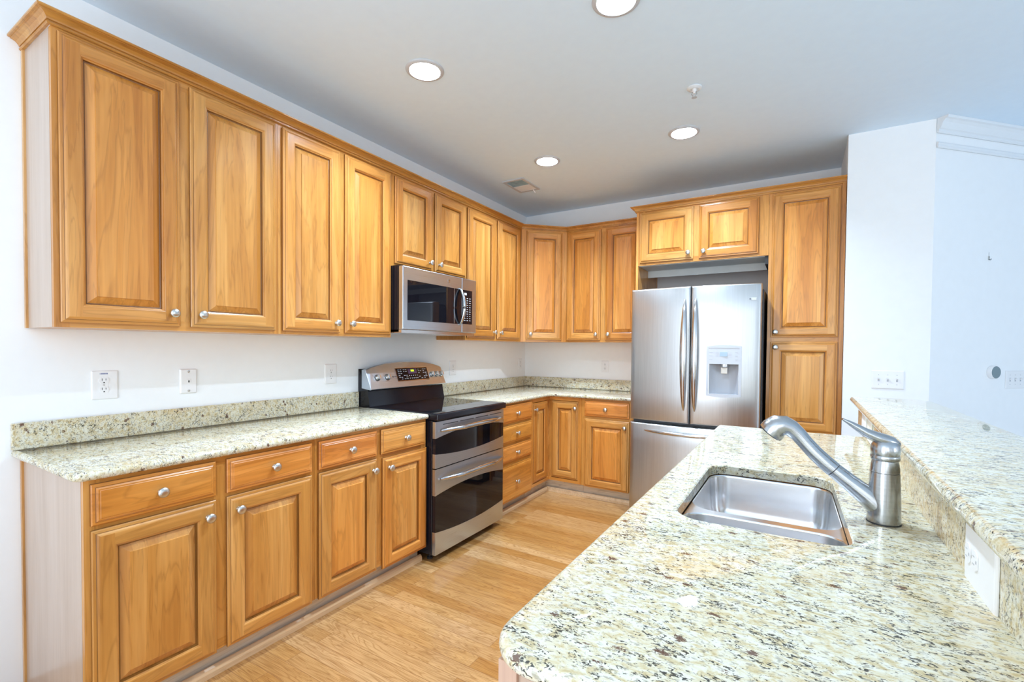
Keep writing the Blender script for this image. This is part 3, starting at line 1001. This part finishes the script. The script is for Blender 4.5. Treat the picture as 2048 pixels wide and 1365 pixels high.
# backguard
bgz0, bgz1 = .909, 1.030
rb('backguard_base', MB().loft([[(.004, y, .87), (.118, y, .909), (.092, y, 1.035), (.004, y, 1.16)] for y in (RY0+.002, RY1-.002)]), 'black', bevel=.002)
n = 20
rings = []
for k in range(n+1):
    s = k/n
    y = RY0+.0+(RY1-RY0)*s
    zt = 1.152+.046*(arc(s)**.8)
    rings.append([(.126, y, 1.020), (.130, y, 1.026), (.075-.02*(zt-1.152)/.046*.5, y, zt), (.066, y, zt+.004), (.040, y, zt), (.040, y, 1.03)])
con = rb('control_console', MB().loft(rings), 'steel_y', bevel=.0015)
def con_line(y):
    s_ = (y-RY0)/(RY1-RY0)
    zt = 1.152+.046*(arc(s_)**.8)
    return zt, .075-.02*(zt-1.152)/.046*.5
def con_obj(o, y, z_, off=.0012):
    zt, xt = con_line(y)
    f_ = (z_-1.026)/(zt-1.026)
    o.parent = con
    o.matrix_basis = (Matrix.Translation((.130+(xt-.130)*f_+off, y+OY, z_)) @ Matrix.Rotation(pi/2, 4, 'Z')
                      @ Matrix.Rotation(-math.atan2(.130-xt, zt-1.026), 4, 'X'))
    return o
# display panel (local x along the run, local z up, faces local -y)
dp = con_obj(MB().box(-.163, .163, -.0015, .0, -.046, .046).build('display_panel', 'black_glass', bevel=.001), -1.843, 1.112, .0025)
MB().box(-.168, .168, -.0009, .0, -.051, .051).build('display_bezel', 'chrome', dp, loc=(0, .0006, 0))
MB().box(-.045, .045, -.0022, -.0016, .002, .040).build('display_screen', 'lcd_dim', dp)
MB().box(-.016, .016, -.0027, -.0023, .018, .032).build('clock_readout', 'lcd_on', dp)
mk = MB()
r2 = random.Random(3)
for cx in (-.140, -.118, -.088, -.066, .066, .088, .118, .140):
    for cz in (.034, .021, .006, -.009, -.022, -.035):
        if r2.random() < .85:
            wd = r2.uniform(.005, .009)
            mk.box(cx-wd, cx+wd, -.0020, -.0016, cz-.0016, cz+.0016)
for q in range(10):
    cx = -.040+.020*(q % 5)
    cz = -.012 if q < 5 else -.032
    mk.box(cx-.003, cx+.003, -.0020, -.0016, cz-.0028, cz+.0028)
mk.build('key_markings', 'mark', dp)
for y in (-2.185, -2.095, -1.635, -1.580, -1.527):
    kb = con_obj(MB().lathe([(.021, .0), (.021, .004), (.0185, .006), (.0175, .019), (.016, .021)], n=28, axis='-y').build('burner_knob', 'nickel', angle=45), y, 1.100)
    MB().box(-.005, .005, -.027, -.020, -.017, .017).build('knob_grip', 'chrome', kb, bevel=.002)
    MB().lathe([(.023, .0), (.023, .0012)], n=28, axis='-y').build('knob_skirt', 'slot', kb, loc=(0, .0004, 0))
bd = con_obj(MB().lathe([(.006, .0), (.006, .0006)], n=20, axis='-y').build('emblem', 'mark_dark'), -2.045, 1.100)
mk = MB()
for q in range(5):
    mk.box(.012+.006*q, .016+.006*q, -.0006, .0, -.003, .003)
con_obj(mk.build('lettering', 'mark_dark'), -2.045, 1.100)

# ------------------------------------------------------------------ microwave
MY0, MY1 = -2.2545, -1.4685
mw = thing('microwave', 'stainless steel over-the-range microwave hung below the short cabinet', 'microwave', (0, (MY0+MY1)/2, 1.400))
OM = -(MY0+MY1)/2
def mwb(name, mb, mats, bevel=0.0, parent=None, **kw):
    mb.v = [(x, y+OM, z-1.400) for x, y, z in mb.v]
    return mb.build(name, mats, parent or mw, bevel=bevel, **kw)
mwb('body', MB().box(.002, .362, MY0+.003, MY1-.003, 1.405, 1.8290), 'black')
mwb('bottom_grille', MB().box(.02, .385, MY0+.003, MY1-.003, 1.400, 1.4195), 'steel_h')
seam = -1.648
md = mwb('door', MB().box(.3635, .400, MY0, seam, 1.4205, 1.8225), 'steel_y', bevel=.004)
cp = mwb('control_panel', MB().box(.3635, .400, seam+.0025, MY1, 1.4205, 1.8225), 'steel_y', bevel=.004)
mwb('window', MB().box(.4002, .4015, -2.214, seam-.004, 1.481, 1.737), 'black_glass', parent=md, bevel=.0005)
mwb('keypad', MB().box(.4002, .4015, seam+.006, -1.522, 1.484, 1.737), 'black_glass', parent=cp, bevel=.0005)
mk = MB()
mk.box(.4016, .4018, -1.622, -1.592, 1.700, 1.716)
r2 = random.Random(5)
for row in range(11):
    for col in range(3):
        yy = -1.615+.032*col
        zz = 1.676-.0165*row
        wd = r2.uniform(.005, .009)
        mk.box(.4016, .4018, yy-wd, yy+wd, zz-.002, zz+.002)
mwb('key_markings', mk, 'mark', parent=cp)
path, rad = [], []
for k in range(17):
    s = k/16
    path.append((.401+.045*sin(pi*s)**.7, -1.676, 1.475+.268*s))
    rad.append(.006+.008*sin(pi*s)**.5)
mwb('door_handle', MB().tube(path, rad, n=14), 'chrome', parent=md)
mwb('window_divider', MB().box(.4016, .4020, -1.742, -1.737, 1.484, 1.735), 'steel_y', parent=md)
# round script emblem
mb = MB().lathe([(.013, .0), (.013, .001), (.0105, .0016), (.0105, .0008)], n=28, axis='x', cap0=False, org=(.4005, -1.80, 1.779))
mwb('emblem', mb, 'chrome', parent=md)
tx = text_obj('GE', .014, 'chrome', md, (.4012, -1.80+OM, 1.779-1.400), (pi/2, 0, pi/2), 'emblem_letters')

# ------------------------------------------------------------------ refrigerator
FX0, FX1 = 1.4085, 2.3080
fr = thing('refrigerator', 'stainless steel french-door refrigerator with ice and water dispenser', 'refrigerator', ((FX0+FX1)/2, -.40, 0))
OF = ((FX0+FX1)/2, -.40)
def fb(name, mb, mats, bevel=0.0, parent=None, **kw):
    mb.v = [(x-OF[0], y-OF[1], z) for x, y, z in mb.v]
    return mb.build(name, mats, parent or fr, bevel=bevel, **kw)
fb('body', MB().box(FX0+.006, FX1+.008, -.706, -.045, .03, 1.735), 'side_grey', bevel=.004)
mb = MB().box(FX0+.012, FX0+.09, -.78, -.60, 1.736, 1.752).box(FX1-.09, FX1-.012, -.78, -.60, 1.736, 1.752)
fb('hinge_covers', mb, 'side_grey', bevel=.003)
fb('base_grille', MB().box(FX0+.01, FX1-.01, -.70, -.10, .0, .029), 'black_matte')
XC = 1.8585
def front_y(x):
    return -.802 - .046*(1-((x-XC)/.452)**2)
def fridge_door(name, x0, x1, z0, z1, hole=None, edge0=True, edge1=True):
    ins = [(0, .014), (.002, .0075), (.006, .0025), (.013, 0)]
    xs = [(x0+i, r) for i, r in ins]
    nx = max(6, int((x1-x0)/.028))
    hx = list(hole[:2]) if hole else []
    hz = list(hole[2:]) if hole else []
    mid = sorted(set([x0+.013+(x1-x0-.026)*k/nx for k in range(1, nx)] + hx))
    xs += [(x, 0) for x in mid] + [(x1-i, r) for i, r in reversed(ins)]
    zs = [(z0+i, r) for i, r in ins] + [(z, 0) for z in sorted(set([z0+.013+(z1-z0-.026)*k/5 for k in range(1, 5)]+hz))] + [(z1-i, r) for i, r in reversed(ins)]
    mb = MB()
    nX, nZ = len(xs), len(zs)
    v = [(x, front_y(x)+max(rx, rz), z) for z, rz in zs for x, rx in xs]
    f = []
    for j in range(nZ-1):
        for i in range(nX-1):
            cx, cz = (xs[i][0]+xs[i+1][0])/2, (zs[j][0]+zs[j+1][0])/2
            if hole and hole[0] < cx < hole[1] and hole[2] < cz < hole[3]:
                continue
            f.append((j*nX+i, j*nX+i+1, (j+1)*nX+i+1, (j+1)*nX+i))
    mb.add(v, f, 0, True)
    yb = -.716
    bk = [(x0, yb, z0), (x1, yb, z0), (x1, yb, z1), (x0, yb, z1)]
    mb.add(bk, [(3, 2, 1, 0)])
    # sides
    per = [(i, 0) for i in range(nX)]
    mb.add([v[i] for i in range(nX)]+[(xs[i][0], yb, z0) for i in range(nX)], [(i+1, i, nX+i, nX+i+1) for i in range(nX-1)])
    tp = (nZ-1)*nX
    mb.add([v[tp+i] for i in range(nX)]+[(xs[i][0], yb, z1) for i in range(nX)], [(i, i+1, nX+i+1, nX+i) for i in range(nX-1)])
    mb.add([v[j*nX] for j in range(nZ)]+[(x0, yb, zs[j][0]) for j in range(nZ)], [(j, j+1, nZ+j+1, nZ+j) for j in range(nZ-1)])
    mb.add([v[j*nX+nX-1] for j in range(nZ)]+[(x1, yb, zs[j][0]) for j in range(nZ)], [(j+1, j, nZ+j, nZ+j+1) for j in range(nZ-1)])
    return fb(name, mb, 'steel_v', fix=False, angle=50)
dleft = fridge_door('left_door', FX0, XC-.0025, .764, 1.768)
HO = (1.988, 2.176, .996, 1.214)
dright = fridge_door('right_door', XC+.0025, FX1, .764, 1.768, hole=HO)
frz = fridge_door('freezer_drawer', FX0, FX1, .048, .742)
fb('door_gasket', MB().box(FX0+.02, FX1-.02, -.77, -.712, .743, .763).box(XC-.002, XC+.002, -.78, -.712, .765, 1.767), 'side_grey')
def bow_v(x, d):
    path, rad = [], []
    for k in range(25):
        s = k/24
        path.append((x-OF[0], front_y(x)-OF[1]-.006-.050*sin(pi*s)**.6, .862+.812*s))
        rad.append(.004+.0185*sin(pi*s)**.6)
    MB().tube(path, rad, n=20, ry=[.55*r for r in rad], up=(0, 1, 0)).build('door_handle', 'chrome', d)
bow_v(1.819, dleft)
bow_v(1.895, dright)
path, rad = [], []
for k in range(25):
    s = k/24
    x = 1.530+.655*s
    path.append((x-OF[0], front_y(x)-OF[1]-.004-.045*sin(pi*s)**.6, .690))
    rad.append(.004+.011*sin(pi*s)**.5)
MB().tube(path, rad, n=16).build('drawer_handle', 'chrome', frz)
# dispenser in the right door
yd_ = lambda x, o=0.0: front_y(x)-o
def curved_plate(x0, x1, zf0, zf1, off, thick, n=12):
    rings = []
    for k in range(n+1):
        s = k/n
        x = x0+(x1-x0)*s
        y = front_y(x)-off
        za_, zb2 = zf0(s), zf1(s)
        rings.append([(x, y, za_), (x, y, zb2), (x, y+thick, zb2), (x, y+thick, za_)])
    return MB().loft(rings)
f0 = fb('dispenser_panel', curved_plate(1.983, 2.181, lambda s: 1.208, lambda s: 1.322, .004, .008), 'light_plastic', parent=dright)
mb = curved_plate(1.970, 2.194, lambda s: 1.322, lambda s: 1.333+.010*arc(s), .006, .009)
b2 = curved_plate(1.970, 2.194, lambda s: .983-.010*arc(s), lambda s: .996, .006, .009)
for b3 in (b2, curved_plate(1.970, 1.984, lambda s: .985, lambda s: 1.330, .006, .009, 2), curved_plate(2.180, 2.194, lambda s: .985, lambda s: 1.330, .006, .009, 2)):
    mb.add(b3.v, b3.f)
fb('dispenser_frame', mb, 'light_plastic', parent=dright)
# recess: concave back
rings = []
for k in range(13):
    s = k/12
    x = HO[0]+(HO[1]-HO[0])*s
    y = front_y(x)+.002+.060*(1-abs(2*s-1)**3)
    rings.append([(x, y, HO[2]), (x, y, HO[3])])
mb = MB().loft(rings, closed=False, cap0=False, cap1=False, smooth=True)
for zz in (HO[2], HO[3]):
    v = [(r[0][0], r[0][1], zz) for r in rings]
    v2 = [(r[0][0], front_y(r[0][0])+.0005, zz) for r in rings]
    m_ = len(v)
    mb.add(v+v2, [(i, i+1, m_+i+1, m_+i) for i in range(m_-1)])
fb('dispenser_recess', mb, 'grey_plastic', parent=dright, fix=False)
ds = fb('display', MB().box(2.052, 2.105, yd_(2.08, .0062), yd_(2.08, .004), 1.262, 1.293), 'lcd', parent=dright)
mk = MB()
for sx in (-1, 1):
    for q in range(4):
        cx = 2.0785+sx*.042
        zz = 1.290-.009*q
        mk.box(cx-.010, cx+.010, yd_(cx, .0048), yd_(cx, .004), zz-.0006, zz+.0006)
    for q in range(3):
        cx = 2.0785+sx*.080
        zz = 1.292-.026*q
        mk.box(cx-.011, cx+.011, yd_(cx, .0048), yd_(cx, .004), zz-.0016, zz+.0016)
fb('key_markings', mk, 'grey_plastic', parent=dright)
fb('dispenser_nozzle', MB().lathe([(.028, .0), (.028, .016), (.022, .022)], n=24, axis='-z', org=(2.083, front_y(2.083)+.026, 1.2075)), 'chrome', parent=dright)
fb('dispenser_paddle', MB().box(2.062, 2.104, front_y(2.083)+.018, front_y(2.083)+.024, 1.140, 1.186), 'offwhite', parent=dright, bevel=.006)
bg = fb('badge', MB().box(2.232, 2.278, yd_(2.255, .0022), yd_(2.255, -.004), 1.650, 1.668), 'light_plastic', parent=dright, bevel=.001)
text_obj('Profile', .0105, 'mark_dark', bg, (2.2625-OF[0], yd_(2.2625, .0025)-OF[1], 1.659), (pi/2, 0, 0), 'badge_lettering')
fb_ = MB().lathe([(.0055, .0), (.0055, .0006), (.0032, .0006), (.0032, .0)], n=20, axis='-y', org=(2.2405, yd_(2.2405, .0026), 1.659), cap0=False, cap1=False)
fb('badge_emblem', fb_, 'mark_dark', parent=dright)

# ------------------------------------------------------------------ sink and faucet
sk = thing('sink', 'undermounted stainless steel sink with low divider in the peninsula counter', 'sink', (2.457, -2.957, .70))
def skb(name, mb, mats, **kw):
    mb.v = [(x-2.457, y+2.957, z-.70) for x, y, z in mb.v]
    return mb.build(name, mats, sk, **kw)
ZD = .8725
def bowl(y0, y1, depth):
    xr = lambda y: 2.640 + (2.628-2.640)*(y+3.262)/.61 - .0015
    pts = [(2.2805, y0), (xr(y0), y0), (xr(y1), y1), (2.2805, y1)]
    rd = [.062, .055, .055, .062]
    rings = []
    for i, z in ((0, ZD), (.0012, ZD-.0015), (.002, ZD-.006), (.006, .800), (.010, .765), (.019, .738), (.034, .722), (.052, .7165), (.070, depth)):
        rings.append([(x, y, z) for x, y in poly_round(pts, rd, i, 8)])
    mb = MB().loft(rings, cap0=False, cap1=True, smooth=True)
    return pts, rd, mb
fp, frd, fmb = bowl(-3.068, -2.6535, .7145)
np_, nrd, nmb = bowl(-3.262, -3.096, .7145)
skb('bowl', fmb, 'sinksteel', angle=60)
skb('bowl', nmb, 'sinksteel', angle=60)
bm = bmesh.new()
hp = poly_round(SINK, [.072, .055, .072, .072], -.016, 8)
fill_loops(bm, [hp, poly_round(fp, frd, 0, 8), poly_round(np_, nrd, 0, 8)], ZD)
bm.verts.ensure_lookup_table()
mb = MB().add([tuple(v.co) for v in bm.verts], [tuple(v.index for v in f.verts) for f in bm.faces])
bm.free()
skb('rim', mb, 'sinksteel')
skb('drain', MB().lathe([(.042, .7147), (.044, .7165), (.038, .7170), (.030, .7155), (.008, .7152)], n=28, org=(2.457, -2.86, 0), cap0=False), 'chrome')

fc = thing('faucet', 'brushed metal single-lever kitchen faucet with pull-out spray head beside the sink', 'faucet', (2.7115, -3.04, CT1+.0003))
def fcb(name, mb, mats, **kw):
    mb.v = [(x-2.7115, y+3.04, z-CT1-.0003) for x, y, z in mb.v]
    return mb.build(name, mats, fc, **kw)
O_ = (2.7115, -3.04, 0)
fcb('base_ring', MB().lathe([(.0335, .9066), (.0335, .9085)], n=36, org=O_), 'slot')
fcb('faucet_body', MB().lathe([(.0322, .9086), (.0325, .911), (.0322, .935), (.0312, .970), (.0296, 1.005), (.0286, 1.0250), (.0268, 1.0256), (.0268, 1.0270), (.0284, 1.0276), (.0268, 1.045), (.0248, 1.0535)], n=40, org=O_), 'faucet', angle=50)
fcb('collar', MB().lathe([(.0245, 1.0536), (.0270, 1.0545), (.0285, 1.058), (.0285, 1.063), (.0275, 1.0655)], n=40, org=O_), 'faucet', angle=50)
# lever: domed cap flowing into a long thin blade that points towards the sink
rings = []
dirx = Vector((-.97, -.24, 0)).normalized()
sid = Vector((-dirx.y, dirx.x, 0))
cap = MB().lathe([(.0272, 1.0656), (.0285, 1.072), (.0286, 1.080), (.0270, 1.089), (.0225, 1.098), (.0150, 1.1045), (.0060, 1.107)], n=36, org=O_)
fcb('lever_cap', cap, 'faucet', angle=60)
cen = [((.024, 1.088), .0120, .010), ((.010, 1.0965), .0200, .0140), ((-.006, 1.1025), .0225, .0135), ((-.022, 1.1080), .0200, .0125), ((-.040, 1.1160), .0160, .0105), ((-.058, 1.1275), .0125, .0080), ((-.074, 1.1375), .0090, .0055), ((-.088, 1.1455), .0050, .0026)]
for (s_, z_), hw, hh in cen:
    cpt = Vector((2.7115, -3.04, z_)) + dirx*(-s_)
    ring = []
    for k in range(20):
        a_ = 2*pi*k/20
        ring.append(tuple(cpt + sid*hw*cos(a_) + Vector((-dirx.x*.45, -dirx.y*.45, .9))*hh*sin(a_)))
    rings.append(ring)
fcb('lever_handle', MB().loft(rings, smooth=True), 'faucet', angle=70)
SP = lambda *pts: [(2.7115+p[0], -3.04+p[2] if len(p) > 2 else -3.04, p[1]) for p in pts]
fcb('spout_arm', MB().tube(SP((-.004, .942), (-.024, .957), (-.045, .974), (-.070, .9935), (-.0985, 1.0165)), [.029, .0265, .0225, .0200, .0188], n=28, up=(0, 1, 0)), 'faucet', angle=60)
fcb('spout_joint', MB().tube(SP((-.0983, 1.0164), (-.1000, 1.0178)), [.0178, .0178], n=28, up=(0, 1, 0)), 'slot')
fcb('spray_head', MB().tube(SP((-.1000, 1.0178), (-.118, 1.0335), (-.140, 1.055), (-.158, 1.0755), (-.1740, 1.0950), (-.190, 1.1095), (-.2050, 1.1155), (-.2180, 1.1135), (-.2300, 1.1030), (-.2370, 1.0945)), [.0192, .0190, .0186, .0182, .0190, .0215, .0262, .0298, .0312, .0300], n=28, up=(0, 1, 0)), 'faucet', angle=60)
fcb('spray_face', MB().tube(SP((-.2370, 1.0945), (-.2388, 1.0922)), [.0265, .0255], n=28, up=(0, 1, 0)), 'side_grey')

# ------------------------------------------------------------------ outlets, switches
def plate_mb(w_, h_, t_=.005):
    mb = MB()
    rings = []
    for i, d in ((0, 0), (0, .002), (.002, .004), (.005, t_)):
        rings.append([(x, -d, z) for x, z in poly_round([(-w_/2, -h_/2), (w_/2, -h_/2), (w_/2, h_/2), (-w_/2, h_/2)], [.004]*4, i, 3)])
    return mb.loft(rings)
def receptacle(parent, x, z, rot=False, mat='white'):
    pts = []
    for k in range(28):
        a_ = 2*pi*k/28
        px, pz = .0175*cos(a_), max(-.0142, min(.0142, .0175*sin(a_)))
        pts.append((px, pz))
    if rot:
        pts = [(-b, a) for a, b in pts]
    g = MB().loft([[(p[0], -.0052, p[1]) for p in pts], [(p[0], -.0068, p[1]) for p in pts]])
    r = g.build('receptacle', mat, parent, loc=(x, 0, z))
    s = MB()
    q = [(-.0075, -.0055, -.001, .009), (.0055, .0075, .000, .008), (-.0025, .0025, -.0115, -.0065)]
    for a0, a1, b0, b1 in q:
        if rot:
            a0, a1, b0, b1 = -b1, -b0, a0, a1
        s.box(a0, a1, -.0071, -.0069, b0, b1)
    s.build('slots', 'grey_plastic' if rot else 'slot', r)
    return r
def outlet(label, loc, rotz, w_=.089, h_=.124, cx=0.0, ink=False, rot=False, mat='white', single=False):
    t = thing('wall_outlet', label, 'outlet', loc, rotz, 'wall outlets')
    plate_mb(w_, h_).build('cover_plate', mat, t)
    if rot:
        receptacle(t, cx-.0195, 0, True, mat)
        receptacle(t, cx+.0195, 0, True, mat)
        MB().lathe([(.0028, .005), (.0028, .0058)], n=12, axis='-y', org=(cx, 0, 0)).build('screw', 'nickel', t)
    else:
        receptacle(t, cx, .0195, mat=mat)
        receptacle(t, cx, -.0195, mat=mat)
        MB().lathe([(.0028, .005), (.0028, .0058)], n=12, axis='-y', org=(cx, 0, 0)).build('screw', 'nickel', t)
    if ink:
        mb = MB()
        for q, wd in enumerate((.0014, .0026, .0026, .0026, .0026, .0026, .0030)):
            mb.box(cx-.0135+.0039*q, cx-.0135+.0039*q+wd, -.0054, -.005, .0455, .0515)
        mb.build('printed_code', 'blue_ink', t)
    return t
E_ = .0006
outlet('white duplex outlet with blue lettering, leftmost on the left wall', (E_, -3.621, 1.136), LW, .092, .122, cx=-.004, ink=True)
outlet('white duplex outlet on the left wall between the phone jack and the range', (E_, -2.483, 1.135), LW)
outlet('white outlet on the left wall just right of the range', (E_, -1.251, 1.134), LW, .090, .124)
outlet('white outlet on the left wall next to the room corner', (E_, -.114, 1.142), LW, .078, .108)
outlet('white duplex outlet on the back wall left of the refrigerator', (.907, -E_, 1.134), 0, .071, .114)
RX = 2.802-E_
outlet('wide white outlet plate on the granite riser, nearest the foreground', (RX, -3.3665, .955), -pi/2, .156, .106, cx=-.034, rot=True)
outlet('white outlet plate on the granite riser behind the faucet, farthest away', (RX, -1.700, .965), -pi/2, .150, .100, rot=True)
t = thing('switch_plate', 'pale switch plate on the granite riser behind the faucet lever', 'switch', (RX, -1.905, .965), -pi/2)
plate_mb(.150, .100).build('cover_plate', 'offwhite', t)
MB().box(-.033, .033, -.0065, -.0051, -.016, .016).build('rocker', 'offwhite', t, bevel=.001)
t = thing('phone_jack', 'white phone jack plate with two screws on the left wall', 'phone jack', (E_, -3.2995, 1.1345), LW)
plate_mb(.074, .120, .009).build('cover_plate', 'white', t)
MB().box(-.008, .008, -.0105, -.0085, -.008, .010).build('jack', 'white', t, bevel=.001)
MB().box(-.003, .003, -.0108, -.0104, -.006, .004).build('jack_opening', 'slot', t)
for zz in (.047, -.046):
    MB().lathe([(.0055, .009), (.0055, .0105), (.003, .0112)], n=16, axis='-y', org=(0, 0, zz)).build('screw', 'nickel', t)
def switch_plate(label, loc, rotz, n, w_):
    t = thing('switch_plate', label, 'switch', loc, rotz)
    plate_mb(w_, .116).build('cover_plate', 'white', t)
    for k in range(n):
        x = (k-(n-1)/2)*.046
        o = MB().box(x-.0045, x+.0045, -.0062, -.005, -.0115, .0115).build('toggle_slot', 'grey_plastic', t)
        MB().loft([[(x-.004, -.0062, -.002), (x+.004, -.0062, -.002), (x+.004, -.0062, .008), (x-.004, -.0062, .008)],
                   [(x-.0035, -.016, .006), (x+.0035, -.016, .006), (x+.0035, -.016, .011), (x-.0035, -.016, .011)]]).build('toggle', 'white', t)
        for zz in (.030, -.030):
            MB().lathe([(.0025, .005), (.0025, .0058)], n=10, axis='-y', org=(x, 0, zz)).build('screw', 'grey_plastic', t)
    return t
switch_plate('white three-toggle switch plate on the wall right of the pantry', (3.015, -.642-E_, 1.128), 0, 3, .164)
q = Vector((sqrt(.5), -sqrt(.5), 0))*E_
c4 = Vector((3.668, -.191, 0)) + Vector((sqrt(.5), sqrt(.5), 0))*.105
switch_plate('white four-toggle switch plate at the right edge, on the angled wall', (c4.x+q.x, c4.y+q.y, 1.132), pi/4, 4, .210)
# round thermostat
t = thing('thermostat', 'round white thermostat with grey glass face on the angled wall', 'thermostat', (3.580+q.x, -.279+q.y, 1.181), pi/4)
MB().lathe([(.040, 0), (.0415, .004), (.0415, .022), (.0395, .026)], n=40, axis='-y').build('housing', 'white', t, angle=40)
MB().lathe([(.0385, .0262), (.0375, .0280), (.0340, .0286)], n=40, axis='-y').build('glass_face', 'thermo', t, angle=40)
# small hook left in the wall
t = thing('wall_hook', 'tiny metal picture hook left in the bare angled wall', 'hook', (3.544+q.x, -.315+q.y, 1.905), pi/4)
MB().box(-.006, .006, -.002, 0, -.014, .010).build('hook_plate', 'nickel', t)
MB().tube([(0, -.002, -.012), (0, -.010, -.016), (0, -.013, -.008)], .0018, n=8).build('hook_wire', 'slot', t)
MB().box(-.0008, .0008, -.001, 0, .012, .034).build('scratch_mark', 'grey_plastic', t)

# ------------------------------------------------------------------ ceiling fittings
def can_light(label, x, y):
    t = thing('recessed_light', label, 'ceiling light', (x, y, ZC), 0, 'recessed ceiling lights')
    MB().lathe([(.0755, .0), (.0775, -.0085), (.0820, -.0095), (.0950, -.0055), (.0970, -.0020), (.0970, -.0003), (.0770, -.0003)], n=48, cap0=False, cap1=False).build('trim_ring', 'ring', t, angle=60)
    prof = []
    for k in range(9):
        r = .0755-.0024*k
        prof += [(r, .0075*k), (r-.0004, .0075*k+.0055)]
    MB().lathe(prof+[(.054, .070)], n=48, cap0=False, cap1=False).build('baffle', 'baffle', t, angle=30)
    MB().lathe([(.0545, .0705), (.050, .0600), (.040, .0560), (.0, .0545)][:3]+[(.002, .0545)], n=40, cap0=False).build('bulb', 'bulb', t, angle=60)
    d = bpy.data.lights.new('recessed_lamp', 'AREA')
    d.shape = 'DISK'
    d.size = .09
    d.energy = CAN_W
    d.color = (.72, .90, 1.10)
    lo = bpy.data.objects.new('recessed_lamp', d)
    C.objects.link(lo)
    lo.location = (0, 0, .050)
    lo.parent = t
    return t
can_light('lit round recessed ceiling light above the left base cabinets', *LIGHTS[0])
can_light('lit round recessed ceiling light nearest the ceiling vent', *LIGHTS[1])
can_light('lit round recessed ceiling light nearest the sprinkler head, towards the refrigerator', *LIGHTS[2])
can_light('large lit recessed ceiling light cut off by the top of the picture', *LIGHTS[3])
# air vent with a half-open damper
t = thing('ceiling_vent', 'white rectangular ceiling air vent with small lever near the room corner', 'vent', (.455, -.887, ZC))
mb = MB()
for a0, a1, b0, b1 in ((-.103, -.078, -.156, .156), (.078, .103, -.156, .156), (-.078, .078, -.156, -.128), (-.078, .078, .128, .156)):
    mb.box(a0, a1, b0, b1, -.009, -.0004)
mb.build('frame', 'ring', t, bevel=.003)
MB().box(-.078, .078, -.128, .128, -.0018, -.0006).build('throat', 'vent_dark', t)
mb = MB()
for k in range(11):
    yy = -.122+.011*k
    mb.loft([[(-.077, yy, -.0020), (.077, yy, -.0020), (.077, yy+.001, -.0024), (-.077, yy+.001, -.0024)], [(-.077, yy+.004, -.0070), (.077, yy+.004, -.0070), (.077, yy+.005, -.0072), (-.077, yy+.005, -.0072)]])
mb.build('louvres', 'vent_dark', t)
MB().box(-.077, .077, .000, .127, -.0075, -.0025).build('damper_plate', 'white', t)
MB().tube([(.045, .130, -.008), (.050, .138, -.020), (.056, .145, -.034)], .004, n=10).build('lever', 'white', t)
# fire sprinkler
t = thing('fire_sprinkler', 'small white pendant fire sprinkler on the ceiling', 'sprinkler', (2.025, -1.735, ZC))
MB().lathe([(.038, .0004), (.038, .004), (.030, .009), (.022, .010), (.020, .006), (.012, .006)], n=32, axis='-z').build('escutcheon', 'trim', t, angle=40)
MB().lathe([(.011, .006), (.011, .020), (.006, .024), (.005, .030)], n=18, axis='-z').build('fitting', 'white', t)
mb = MB().tube([(-.010, 0, -.020), (-.013, 0, -.034), (-.003, 0, -.050)], .0018, n=8).tube([(.010, 0, -.020), (.013, 0, -.034), (.003, 0, -.050)], .0018, n=8)
mb.build('yoke', 'chrome', t)
MB().lathe([(.004, .048), (.014, .051), (.014, .0525), (.004, .054)], n=20, axis='-z').build('deflector', 'grey_plastic', t)
